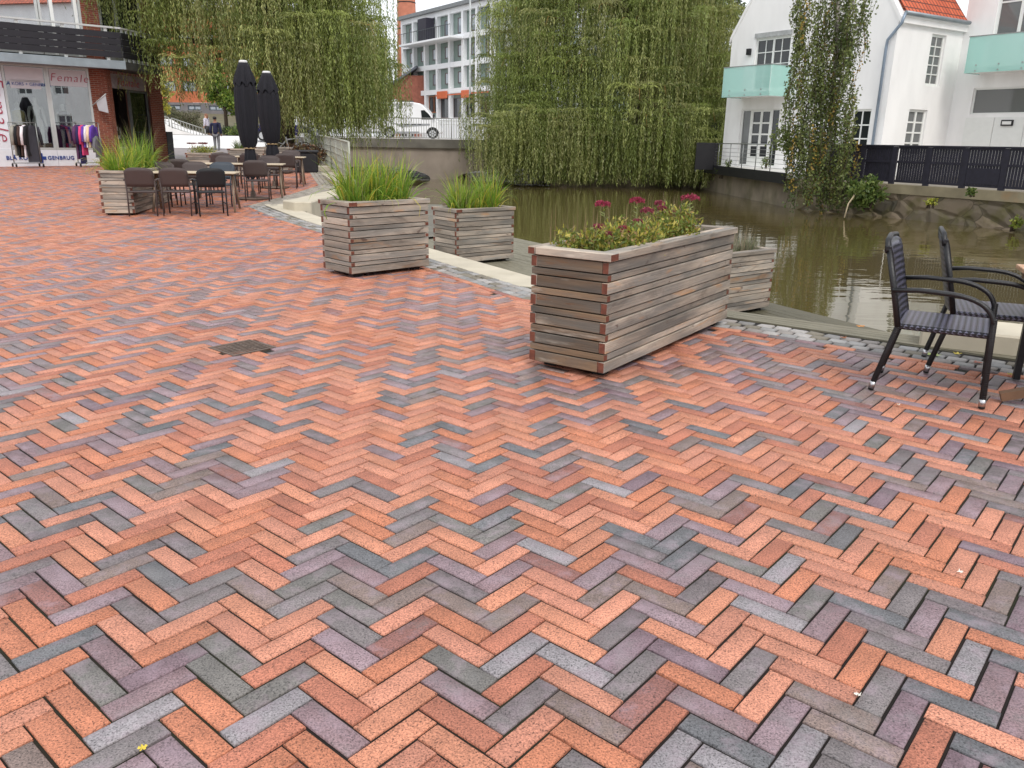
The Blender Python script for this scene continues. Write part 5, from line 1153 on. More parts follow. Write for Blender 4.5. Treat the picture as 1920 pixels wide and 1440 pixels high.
# ---- dark blue car left of the bridge
CY = 51.; M_car = mat('car_blue', S(34, 36, 74), .2, .05, 3, coat=.6); zr = 1.16; xc0 = at(470, 240, CY).x; xc1 = at(587, 240, CY).x; Lc = xc1-xc0
car = empty('parked_car', ((xc0+xc1)/2, CY, zr), 0, 'dark blue car behind the quay railing, half hidden by the willow', 'car'); bpy.context.view_layer.update()
pf = [(0, .35), (0, .75), (.06, .92), (.17, .96), (.30, 1.38), (.55, 1.42), (.72, .98), (.93, .84), (1, .66), (1, .35)]
m = MB(); m.prism([(xc0+Lc*a_, CY, zr+b_) for a_, b_ in pf], (0, 1.75, 0)); own(m.build('body', M_car, None, .05), car)
m = MB(); m.prism([(xc0+Lc*a_, CY-.012, zr+b_) for a_, b_ in [(.21, .97), (.315, 1.33), (.54, 1.36), (.68, .98)]], (0, .008, 0)); own(m.build('side_glass', G_dark), car)
for f_ in (.18, .82):
    m = MB(); m.tube([(xc0+Lc*f_, CY-.02, zr+.31), (xc0+Lc*f_, CY+.2, zr+.31)], .31, 20); w = own(m.build('wheel', M_tyre), car)
    m = MB(); m.tube([(xc0+Lc*f_, CY-.03, zr+.31), (xc0+Lc*f_, CY-.021, zr+.31)], .2, 16); m.build('rim', M_wheel, w).matrix_parent_inverse = w.matrix_basis.inverted()
m = MB(); m.box((xc0+Lc*.95, CY-.01, zr+.66), (xc0+Lc*1.004, CY+.35, zr+.78), 0); own(m.build('headlight', mat('headlight_glass', S(220, 224, 230), .15)), car)
# ---- traffic light mast
c = at(881, 246, 60.); t = empty('traffic_light', (c.x, 60, 1.45), 0, 'tall pale lamp mast with a black traffic light in front of the office block', 'traffic light')
m = MB(); m.tube([(0, 0, 0), (0, 0, 4), (.03, 0, 12)], [.08, .07, .05], 10); m.build('mast', mat('mast_white', S(180, 184, 184), .5), t)
zz = at(882, 190, 60.).z-1.45; m = MB(); m.box((-.02+.02, -.36, zz-.5), (.30, -.12, zz+.5)); b_ = m.build('signal_head', M_black, t, .03)
for k, cl in enumerate((S(150, 30, 24), S(70, 56, 20), S(20, 50, 30))): m = MB(); m.tube([(.15, -.38, zz+.3-.3*k), (.15, -.361, zz+.3-.3*k)], .1, 12); m.build('lens', mat('lens%d' % k, cl, .3), b_)
# ---- orange timber clad building behind the willow
OY_ = 95.; ob = empty('apartment_building', (at(440, 240, OY_).x, OY_, 1.5), 0, 'orange timber clad building with grey base behind the ramp', 'building'); bpy.context.view_layer.update()
z = lambda y: at(340, y, OY_).z; x = lambda p: at(p, 180, OY_).x
M_orc = mat('orange_cladding', S(184, 104, 68), .75, .14, 3, .1, 20, stretch=(9, 1, .3)); M_gb = mat('grey_base', S(116, 112, 112), .85, .15, 2)
wins = []
for row in range(-1, 3):
    for px in (305, 344, 384, 424, 464, 504, 540, 575):
        y0 = 152-46*row; wins.append((x(px), x(px+26), z(y0+19), z(y0)) if row >= 0 else (x(px+6), x(px+31), z(206), z(197)))
m = MB(Matrix.Translation((0, OY_, 0))); hole_wall(m, x(292), x(612), z(192), z(20), [w_ for w_ in wins if w_[2] > z(192)]); own(m.build('cladding', M_orc), ob)
m = MB(Matrix.Translation((0, OY_, 0))); hole_wall(m, x(292), x(612), 1.0, z(192)-.01, [w_ for w_ in wins if w_[3] < z(192)]); own(m.build('base_wall', M_gb), ob)
m = MB(); m.box((x(290), OY_-.2, z(20)+.01), (x(614), OY_+10, z(20)+.4)); m.box((x(292), OY_+.2, 1), (x(292)+.2, OY_+10, z(20))); own(m.build('roof', M_gb), ob)
for w_ in wins: own(window(Matrix.Translation((0, OY_, 0)), None, *w_, .1, mat('blue_grey_frame', S(74, 84, 92), .5), G_sky, 1, 1, .1, .08, 2), ob)
# ---- concrete ramp with rails
RY = 57.; M_ramp = mat('ramp_concrete', S(226, 224, 222), .8, .06, 1.5, .1, 20)
rq = lambda px, py, dy=0: tuple(at(px, py, RY+dy))
rm = MB(); rm.prism([rq(292, 266), rq(388, 263), rq(381, 257), rq(321, 240), rq(304, 229), rq(292, 222)], (0, 2.5, 0)); r_ = rm.build('ramp', M_ramp); tag(r_, 'sloping white concrete ramp wall left of the walking people', 'ramp')
for pts, lb in (([rq(285, 230, .1), rq(318, 238.5, .1)], 'short upper steel railing on the ramp by the brick shop'), ([rq(323, 241, .1), rq(386, 262, .1)], 'long lower steel railing sloping down the ramp')):
    railing('ramp_railing', pts, .62 if 'short' in lb else .68, lb, 1.6, .22, .018, M_rail, (.36,))
mb = MB(); mb.poly([(-50, 60, 1.46), (-16, 60, 1.46), (-14, 90, 3.2), (-50, 90, 4.0)]); tag_s(mb.build('grass_bank', mat('rough_bank', S(96, 92, 70), .95, .35, 2)))
# ------------------------------------------------------------------ trees
M_wleaf = mat('willow_leaf', (0, 0, 0, 1), .5, .10, 1.2, attr='Col', transl=.38); M_bark = mat('bark', S(74, 62, 50), .9, .3, 6, .6, 20, stretch=(4, 4, 1)); M_twig = mat('yellow_twig', S(150, 118, 66), .7, .2)
WG = [S(136, 147, 78), S(150, 158, 90), S(122, 135, 68), S(160, 166, 102), S(112, 125, 62), S(166, 168, 108), S(128, 141, 76)]
def willow(name, base, trunk_h, clumps, label, limbs, nst=30, seed=1, leafL=.16, leafW=.038, per_m=16):
    """clumps: (x, y, z, radius, drop): strands start round a bough end, arch outwards and hang down"""
    r = np.random.default_rng(seed); t = empty(name, base, 0, label, 'tree', 'weeping willows')
    m = MB(); bx_, by_, bz_ = base
    m.tube([(0, 0, -.6), (.1, .1, trunk_h*.5), (0, .2, trunk_h)], [.42, .36, .30], 12); m.build('trunk', M_bark, t)
    m = MB()
    for (x, y, z) in limbs: e = Vector((x-bx_, y-by_, z-bz_)); m.tube([(0, .2, trunk_h*.9), Vector((e.x*.35, e.y*.35, trunk_h+(e.z-trunk_h)*.7)), Vector((e.x*.75, e.y*.75, e.z+.5)), e], [.2, .14, .08, .03], 8)
    m.build('limbs', M_bark, t)
    Ps, Ds, Ss, Ls, Ws, Cs = [], [], [], [], [], []; tw = MB()
    cols = np.array([c[:3] for c in WG])
    for (x, y, z, rad, drop) in clumps:
        k = int(nst*(.7+.6*r.random())); cc = cols[r.integers(0, len(cols))]*r.uniform(.66, 1.34)
        th0 = r.random()*6.28
        for s_ in range(k):
            th = r.random()*2*PI; R0 = rad*(.15+.85*math.sqrt(r.random())); dx, dy = math.cos(th), math.sin(th)
            L = drop*r.uniform(.35, 1.0); n = int((L+R0)*per_m)
            if n < 4: continue
            tt = np.linspace(0, 1, n)
            rise = .25*R0
            arc_ = np.minimum(tt*(L+R0)/R0, 1.0)                              # outward part
            px = x-bx_+dx*R0*np.sin(arc_*PI/2); py = y-by_+dy*R0*np.sin(arc_*PI/2)
            pz = z-bz_+rise*np.sin(arc_*PI)*.8-np.maximum(tt*(L+R0)-R0*.8, 0)*(1.0)-.25*R0*arc_**2
            sw = .05*np.sin(tt*7+th*3)+.03*np.sin(tt*17+th); px = px+sw*dy+r.normal(0, .015, n); py = py-sw*dx+r.normal(0, .015, n)
            P = np.stack([px, py, pz], 1); keep_ = pz+bz_ > -.62+r.random()*.3
            if keep_.sum() < 3: continue
            P = P[keep_]; n = len(P)
            tang = np.gradient(P, axis=0); tang = unit(tang)
            ph = r.random(n)*2*PI; side = np.stack([np.cos(ph), np.sin(ph), np.zeros(n)], 1)
            D = unit(tang*.9+side*.55+np.array([0, 0, -.35])); Sd = unit(np.cross(D, side+r.normal(0, .3, (n, 3))))
            Ps.append(P); Ds.append(D); Ss.append(Sd); Ls.append(leafL*r.uniform(.6, 1.25, n)); Ws.append(leafW*r.uniform(.7, 1.3, n))
            Cs.append(cc[None]*r.uniform(.72, 1.28, (n, 1)))
        if r.random() < .16:
            a = Vector((x-bx_, y-by_, z-bz_)); b = Vector((-a.x*.25+r.normal()*.4, -a.y*.25+r.normal()*.4, .1+r.normal()*.2)); tw.tube([a+b, a+b*.4+Vector((0, 0, .12)), a-b*.15, a-b*.3+Vector((0, 0, -.5))], [.025, .02, .014, .006], 5)
    tw.build('twigs', M_twig, t)
    o = leaves('crown', np.concatenate(Ps), np.concatenate(Ds), np.concatenate(Ss), np.concatenate(Ls), np.concatenate(Ws), np.concatenate(Cs), M_wleaf, t); return t
def dome(cx, cy, R, zlo, zhi, n, seed, rad=(.7, 1.4), drop=(1.6, 3.4), inner=.25, ry=1.):
    r = np.random.default_rng(seed); out_ = []
    for k in range(n):
        th = r.random()*2*PI; s_ = 1-inner*r.random()**1.5; z = zlo+(zhi-zlo)*r.random(); prof_ = math.sqrt(max(.05, 1-((z-zlo)/(zhi-zlo))**2.2))
        out_.append((cx+R*s_*prof_*math.cos(th), cy+R*ry*s_*prof_*math.sin(th), z, r.uniform(*rad), r.uniform(*drop)))
    return out_
# right bank willow, its curtain touching the water
cw = at(1138, 300, 45.5); cl = dome(cw.x, 46.2, 6.9, 1.6, 13.5, 440, 11, (.9, 1.9), (1.3, 3.1), .30, .85)
cl += [(cw.x+random.uniform(-6.4, 5.2), 46.2-random.uniform(3.6, 5.6), random.uniform(1.4, 3.0), random.uniform(.7, 1.5), random.uniform(2.0, 3.6)) for _ in range(92)]
tw_ = at(1216, 10, 46.5)
willow('weeping_willow', (tw_.x, 46.5, .2), 6.5, cl, 'huge weeping willow on the far bank, its curtain touching the water', [c[:3] for c in cl[::32]], 33, 5)
# willow on the plaza side
cw2 = at(497, 150, 33.5)
cl2 = []
r2 = random.Random(4)
for k in range(250):
    th = r2.random()*2*PI; z = 4.0+8.0*r2.random(); pr = math.sqrt(max(.06, 1-((z-4.0)/8.2)**2)); R_ = 4.9*(1-.4*r2.random()**1.5)*pr
    if math.cos(th)*R_ < -1.4 and r2.random() < .5: continue
    x, y = cw2.x+R_*math.cos(th), 33.5+R_*.9*math.sin(th)
    px = 960+(x/(y*.957))*FPX                                                    # longer curtains over the water than over the paving
    low = np.interp(x-cw2.x, [-5.2, -3.5, -2.2, -.6, 1.0, 1.8, 3.0, 5.0], [4.8, 4.8, 4.4, 3.3, 2.5, 2.1, 1.6, 1.2]); drop = min(4.2, max(1.2, z-low))*r2.uniform(.75, 1.05)
    cl2.append((x, y, z, r2.uniform(.6, 1.2), drop))
for k in range(60):
    fx = r2.uniform(1.2, 4.6); fy = r2.uniform(-4.2, 1.0)
    if fx > 3.6 and fy < -2.5: continue
    cl2.append((cw2.x+fx, 33.5+fy, r2.uniform(4.0, 5.6), r2.uniform(.5, 1.0), r2.uniform(2.2, 3.4)))
for k in range(11): cl2.append((cw2.x-4.9+r2.uniform(-.5, .8), 30.2+r2.uniform(-1.2, 1.5), r2.uniform(6.5, 9.0), r2.uniform(.4, .8), r2.uniform(1.4, 2.8)))
tb = at(533, 262, 34.)
willow('weeping_willow', (tb.x, 34., .42), 5.6, cl2, 'weeping willow over the cafe tables between the shop and the bridge', [c[:3] for c in cl2[::16]], 38, 9, .135, .032, 16)
# ---- hanging birch at the far quay wall
def birch():
    r = np.random.default_rng(21); b = at(1549, 330, 27.2); base = (b.x+.15, 27.6, .3); top = at(1572, -40, 26.8)
    t = empty('birch_tree', base, 0, 'slender drooping birch hanging in front of the white house down to the water', 'tree')
    m = MB(); e = Vector(top)-Vector(base); m.tube([(0, 0, -.2), (e.x*.15-.05, e.y*.3, e.z*.35), (e.x*.55, e.y*.6, e.z*.7), tuple(e), (e.x*1.1, e.y, e.z*1.25)], [.085, .075, .065, .055, .04], 10)
    m.build('trunk', mat('birch_bark', S(178, 172, 164), .8, .35, 7, .3, 20, stretch=(1, 1, 4), hue=(S(60, 52, 46), 5, .56, .9)), t)
    Ps, Ds, Cs = [], [], []; cols = np.array([S(104, 116, 60)[:3], S(90, 106, 54)[:3], S(124, 132, 72)[:3], S(110, 122, 66)[:3], S(166, 138, 62)[:3], S(80, 94, 50)[:3]])
    tw = MB()
    # outline of the hanging foliage in the photograph, row by row (pixel y, left, right)
    rows = [(-30, 1490, 1640), (10, 1492, 1640), (45, 1494, 1600), (80, 1492, 1592), (120, 1480, 1600), (150, 1478, 1606), (190, 1482, 1604), (235, 1478, 1608), (275, 1484, 1612), (310, 1490, 1606), (350, 1494, 1592), (402, 1505, 1586)]
    ysr = [q[0] for q in rows]; ls = [q[1] for q in rows]; rs = [q[2] for q in rows]
    for k in range(370):
        y0 = r.uniform(-60, 330); f = r.random(); L0 = np.interp(y0, ysr, ls); R0 = np.interp(y0, ysr, rs); px = L0+(R0-L0)*f
        if 40 < y0 < 120 and r.random() < .25: continue
        Y = 27.0+r.normal(0, .45); p = at(px, y0, Y); L = r.uniform(.8, 2.2); n = int(L*34); tt = np.linspace(0, 1, n)
        P = np.stack([p.x+.10*np.sin(tt*5+k)+r.normal(0, .05, n), p.y+.1*np.cos(tt*4+k)+r.normal(0, .05, n), p.z-tt*L+r.normal(0, .02, n)], 1)
        low = at(px, 400, Y).z; ok = P[:, 2] > low+r.random()*.35; P = P[ok]
        if len(P) < 3: continue
        tw.tube([tuple(Vector(P[0])-Vector(base)), tuple(Vector(P[len(P)//2])-Vector(base)), tuple(Vector(P[-1])-Vector(base))], .006, 4)
        Ps.append(P); Cs.append(np.repeat(cols[r.choice(6, p=[.25, .22, .18, .2, .06, .09])][None], len(P), 0)*r.uniform(.7, 1.25, (len(P), 1)))
    # left side twig reaching out over the railing
    for k in range(16):
        p = at(r.uniform(1446, 1500), r.uniform(238, 262), 26.8); n = 26; tt = np.linspace(0, 1, n)
        P = np.stack([p.x+r.normal(0, .09, n), p.y+r.normal(0, .1, n), p.z-tt*r.uniform(.2, .7)], 1); Ps.append(P); Cs.append(np.repeat(cols[0][None], n, 0)*r.uniform(.8, 1.2, (n, 1)))
    P = np.concatenate(Ps)-np.array(base); n = len(P); D = unit(rnddir(n)+np.array([0, 0, -.7])); Sd = unit(np.cross(D, rnddir(n)))
    leaves('crown', P, D, Sd,   .095*RNG.uniform(.7, 1.2, n), .07*RNG.uniform(.7, 1.2, n), np.concatenate(Cs), M_leaf, t); tw.build('twigs', M_bark, t)
birch()
def bush(name, cen, rad, n, L, W, cols, label, cat='shrub', group=None, stems=6):
    t = empty(name, (cen[0], cen[1], cen[2]-rad[2]), 0, label, cat, group); parts = []
    for k in range(14):
        d = rnddir(1)[0]*RNG.uniform(.25, .8); parts.append(bush_leaves(np.array([0, 0, rad[2]])+d*np.array(rad), np.array(rad)*RNG.uniform(.28, .5), n//14, L, W, cols, .2))
    leaves('foliage', *cat_leaves(parts), M_leaf, t); m = MB()
    for k in range(stems): d = rnddir(1)[0]; m.tube([(d[0]*.1, d[1]*.1, 0), (d[0]*rad[0]*.4, d[1]*rad[1]*.4, rad[2]), (d[0]*rad[0]*.8, d[1]*rad[1]*.8, rad[2]*1.5)], [.03, .02, .008], 5)
    m.build('stems', M_bark, t); return t
FG = [S(96, 116, 56), S(80, 104, 50), S(120, 134, 70), S(108, 124, 60)]
c = at(1628, 362, 26.2); bush('shrub', c, (.72, .5, .52), 1500, .15, .10, FG, 'bushy green shrub growing out over the stone quay wall beside the birch')
m = MB(); a, b = at(1601, 368, 25.9), at(1584, 402, 25.6); m.tube([a+Vector((.1, .2, .1)), a, (a+b)/2+Vector((-.04, 0, .05)), b+Vector((0, 0, -.1))], [.03, .028, .024, .02], 6); q = m.build('bare_branch', mat('bare_wood', S(176, 160, 132), .7)); tag(q, 'pale bare branch dipping into the water below the shrub', 'branch')
for (px, py, Y, s_, lb, cl_) in ((1745, 380, 24.0, .16, 'small yellow green plant rooted in the stone quay wall', [S(170, 170, 64), S(150, 158, 60)]), (1822, 360, 23.6, .13, 'green tuft on the cap of the stone quay wall', FG), (1905, 418, 22.3, .24, 'leafy plant at the foot of the stone wall by the right edge', [S(120, 136, 56), S(150, 156, 60)]), (1388, 330, 36.2, .2, 'small creeper hanging over the concrete quay wall', FG), (1352, 322, 37.5, .3, 'green creeper below the black screen on the quay wall', FG), (1436, 302, 35.2, .30, 'leafy pot plant at the glazed terrace door', FG), (1366, 306, 37.2, .22, 'small leafy plant on the terrace beside the black screen', FG)):
    c = at(px, py, Y); bush('wall_plant', c, (s_, s_*.8, s_*1.0), 160, .09, .06, cl_, lb, 'plant', 'small plants on the far bank', 3)
# ---- trees behind
def tree(name, base, h, R, label, cols, n=5200, L=.28, W=.18, trunk=.16, zc=.62, group='trees behind the plaza', squash=.9):
    t = empty(name, base, 0, label, 'tree', group); m = MB(); m.tube([(0, 0, -.3), (0, 0, h*.35), (.1, 0, h*.7)], [trunk, trunk*.8, trunk*.4], 8)
    for k in range(6): a = k*1.05; m.tube([(0, 0, h*.38), (R*.35*math.cos(a), R*.35*math.sin(a), h*.55), (R*.7*math.cos(a), R*.7*math.sin(a), h*.72)], [trunk*.5, trunk*.3, trunk*.1], 6)
    m.build('trunk', M_bark, t); parts = []
    for k in range(34):
        d = rnddir(1)[0]*RNG.uniform(.4, .95); c = np.array([0, 0, h*zc])+d*np.array([R, R, h*(1-zc)*squash]); parts.append(bush_leaves(c, np.array([R, R, R])*RNG.uniform(.2, .36), n//34, L, W, cols, .1))
    leaves('crown', *cat_leaves(parts), M_leaf, t); return t
MG = [S(112, 138, 56), S(132, 152, 66), S(94, 124, 52), S(150, 160, 70)]; DG = [S(66, 82, 44), S(56, 72, 40), S(80, 94, 50), S(72, 88, 52)]; YG = [S(176, 170, 66), S(156, 158, 62), S(140, 140, 70), S(188, 176, 80)]
c = at(425, 240, 62.); tree('maple_tree', (c.x, 62, 1.5), 5.4, 1.5, 'light green young maple behind the walking people', MG, 5200, .26, .2)
c = at(300, 240, 50.); tree('maple_tree', (c.x+.1, 50, 1.0), 4.2, .75, 'thin yellowing tree beside the corner of the brick shop', YG, 1500, .22, .17, .07)
c = at(592, 240, 70.); tree('bushy_tree', (c.x, 70, 1.5), 4.4, 2.0, 'yellow green bushy tree beyond the road, seen through the willow', YG+MG, 3000, .24, .16)
c = at(640, 240, 74.); tree('bushy_tree', (c.x, 74, 1.5), 5.2, 2.6, 'darker green tree beyond the road behind the hanging willow', DG, 3200, .26, .17)
c = at(1330, 280, 54.); tree('evergreen_tree', (c.x-.6, 54, .4), 15, 3.2, 'dark dense tree between the willow and the white house', DG, 9000, .3, .14, .3, .5, squash=.95)
c = at(1180, 280, 58.); tree('evergreen_tree', (c.x, 58, .6), 14, 4.2, 'dark tree hidden deep behind the big willow', DG, 8000, .32, .16, .3, .5, squash=.95)
GB = [S(110, 106, 84), S(96, 94, 72), S(122, 118, 92), S(98, 104, 66)]
for (px, py, Y, rx, rz, lb, cl_) in ((335, 226, 63., 1.5, .85, 'grey green shrub on the bank left of the ramp railing', GB), (362, 228, 62.5, 1.3, .95, 'wide grey green shrub above the ramp railing', GB), (318, 212, 66., .9, .7, 'dark shrub higher on the bank by the brick shop', DG), (432, 247, 60., 1.2, .55, 'dark clipped shrub to the right of the walking man', DG), (452, 243, 59., 1.0, .8, 'low green shrub between the walking man and the parasol', DG+MG)):
    bush('bank_shrub', at(px, py, Y), (rx, .9, rz), 1500, .16, .06, cl_, lb, 'shrub', 'shrubs on the bank')
BR = [S(104, 76, 56), S(84, 64, 50), S(126, 92, 64), S(96, 88, 56), S(70, 54, 44)]
for (px, py, Y, rx, rz, lb) in ((566, 287, 29.5, .75, .30, 'heap of brown dry shrub at the foot of the quay railing'), (528, 290, 31., .5, .42, 'dark brown shrub behind the second parasol'), (590, 292, 29.5, .45, .35, 'small brown shrub against the quay railing')):
    bush('dry_shrub', at(px, py, Y), (rx, .6, rz), 1300, .12, .05, BR, lb, 'shrub', 'dry shrubs by the railing')
# ------------------------------------------------------------------ cafe
def cafe_chair(base_mat, name='cafe_chair'):
    t = empty(name, (0, 0, 0), 0, 'x', 'chair', 'cafe chairs'); w = .25
    for s_ in (1, -1):
        m = MB(); m.tube([(-.26, s_*(w-.005), 0), (-.215, s_*w, .43), (-.245, s_*w, .64)], .014, 8); m.build('leg', base_mat, t)
        m = MB(); m.tube([(.25, s_*w, 0), (.22, s_*w, .45), (.205, s_*(w+.015), .625)], .014, 8); m.build('leg', base_mat, t)
        m = MB(); m.tube([(-.25, s_*(w+.01), .645), (-.05, s_*(w+.025), .655), (.215, s_*(w+.02), .635)], .018, 8, 0, True, 1.5); m.build('armrest', base_mat, t)
        m = MB(); m.tube([(-.235, s_*(w-.002), .22), (.235, s_*w, .22)], .010, 6); m.build('stretcher', base_mat, t)
    m = MB(); m.box((-.22, -w+.015, .415), (.225, w-.015, .445)); m.build('seat', base_mat, t, .012)
    m = MB(); NX, NZ = 9, 6                                             # ribbed back shell with rounded upper corners
    for side in (0, 1):
        for iz in range(NZ):
            f = iz/(NZ-1); z = .525+.345*f; hw = (w-.0)*(1-.0*f)*(1 if f < .8 else 1-.25*((f-.8)/.2)**2)
            for iy in range(NX): u = -1+2*iy/(NX-1); m.v.append((-.222-.085*f-.03*(1-u*u)+(.010 if side == 0 else -.010), u*hw, z+(0 if f < 1 else -.02*abs(u)**4)))
    for side in (0, 1):
        for iz in range(NZ-1):
            for iy in range(NX-1): a = side*NX*NZ+iz*NX+iy; q = (a, a+1, a+NX+1, a+NX); m.face(q if side == 0 else q[::-1], 0, [(iy*.1, iz*.1), (iy*.1+.1, iz*.1), (iy*.1+.1, iz*.1+.1), (iy*.1, iz*.1+.1)], True)
    N_ = NX*NZ
    for iy in range(NX-1):
        for iz in (0, NZ-1): a = iz*NX+iy; m.face((a, a+1, a+1+N_, a+N_) if iz else (a+N_, a+1+N_, a+1, a))
    for iz in range(NZ-1):
        for e in (0, NX-1): a = iz*NX+e; m.face((a, a+NX, a+NX+N_, a+N_) if e == 0 else (a+N_, a+NX+N_, a+NX, a))
    m.build('backrest', base_mat, t); return t
def ribbed(name, col):
    m = bpy.data.materials.new(name); m.use_nodes = True; n = m.node_tree.nodes; l = m.node_tree.links; b = n['Principled BSDF']; b.inputs['Base Color'].default_value = col; b.inputs['Roughness'].default_value = .5
    uv = n.new('ShaderNodeUVMap'); w = n.new('ShaderNodeTexWave'); w.inputs['Scale'].default_value = 18; w.bands_direction = 'X'; l.new(uv.outputs[0], w.inputs['Vector'])
    bp = n.new('ShaderNodeBump'); bp.inputs['Strength'].default_value = .35; bp.inputs['Distance'].default_value = .006; l.new(w.outputs['Fac'], bp.inputs['Height']); l.new(bp.outputs[0], b.inputs['Normal']); return m
M_ch = ribbed('brown_grey_plastic', S(74, 62, 60)); M_ch2 = ribbed('slate_plastic', S(58, 66, 76)); M_ch3 = ribbed('black_plastic', S(26, 28, 32))
protos = {0: None, 1: None, 2: None}; mats_ = {0: M_ch, 1: M_ch2, 2: M_ch3}
ax = math.radians(10)
def put_chair(x, y, rz, kind, label):
    if protos[kind] is None: o = protos[kind] = cafe_chair(mats_[kind])
    else: o = copy_tree(protos[kind])
    o.location = (x, y, GZ(y)+.003); o.rotation_euler = (0, 0, rz); tag(o, label, 'chair', 'cafe chairs')
F_ = PI/2+ax; B_ = -PI/2+ax
def xat(px, Y): return at(px, 340, Y).x
put_chair(xat(270, 15.3), 15.28, F_, 0, 'brown chair at the left end of the nearest cafe table, beside the grass planter')
put_chair(xat(333, 15.4), 15.40, F_, 0, 'brown chair between the leftmost chair and the black one at the nearest table')
put_chair(xat(393, 15.45), 15.42, F_+.32, 2, 'black turned chair at the right of the nearest cafe table')
put_chair(xat(305, 16.9), 16.75, B_, 0, 'brown chair on the far side of the nearest table, leftmost')
put_chair(xat(362, 16.9), 16.95, B_+.05, 0, 'brown chair on the far side of the nearest table, in the middle')
put_chair(xat(416, 17.1), 17.0, B_-.05, 1, 'dark slate chair on the far side of the nearest table')
put_chair(xat(484, 18.2), 18.15, F_+.04, 0, 'brown chair with its back to the viewer at the right end of the middle table')
put_chair(xat(351, 18.3), 18.1, F_, 0, 'dark brown chair pushed close to the near side of the middle table')
put_chair(xat(428, 19.9), 19.75, B_, 0, 'brown chair on the far side of the middle table, left of the parasol')
put_chair(xat(507, 19.9), 19.85, B_+.06, 0, 'brown chair on the far side of the middle table, right of the parasol')
put_chair(xat(539, 21.3), 21.25, F_+.05, 0, 'brown chair at the right end of the farthest table, back to the viewer')
put_chair(xat(424, 21.2), 21.1, F_, 0, 'brown chair at the near left of the farthest table')
put_chair(xat(475, 21.2), 21.2, F_, 0, 'brown chair hidden behind the front parasol at the farthest table')
put_chair(xat(549, 23.0), 22.9, B_, 0, 'brown chair on the far side of the farthest table, right end')
M_tt = mat('pale_tabletop', S(196, 180, 156), .5, .12, 3, .08, 20, stretch=(1, 12, 1)); M_tl = mat('taupe_table_leg', S(134, 116, 98), .5, .1, 6)
def cafe_table(x, y, L, label):
    t = empty('cafe_table', (x, y, GZ(y)+.003), ax, label, 'table', 'cafe tables'); m = MB(); m.box((-L/2, -.36, .715), (L/2, .36, .74)); m.build('tabletop', M_tt, t, .006)
    m = MB(); m.box((-L/2+.12, -.03, .67), (L/2-.12, .03, .714)); m.build('beam', M_tl, t)
    for s_ in (-1, 1):
        for q in (-1, 1): m = MB(); m.tube([(s_*(L/2-.1), q*.05, .69), (s_*(L/2-.06), q*.33, 0)], .022, 6); m.build('leg', M_tl, t)
    return t
cafe_table(xat(366, 16.1), 16.1, 1.62, 'nearest cafe table with a pale top'); cafe_table(xat(455, 18.95), 18.95, 1.9, 'middle cafe table with a pale top, under the front parasol'); cafe_table(xat(510, 22.05), 22.05, 1.8, 'farthest cafe table with a pale top, under the rear parasol')
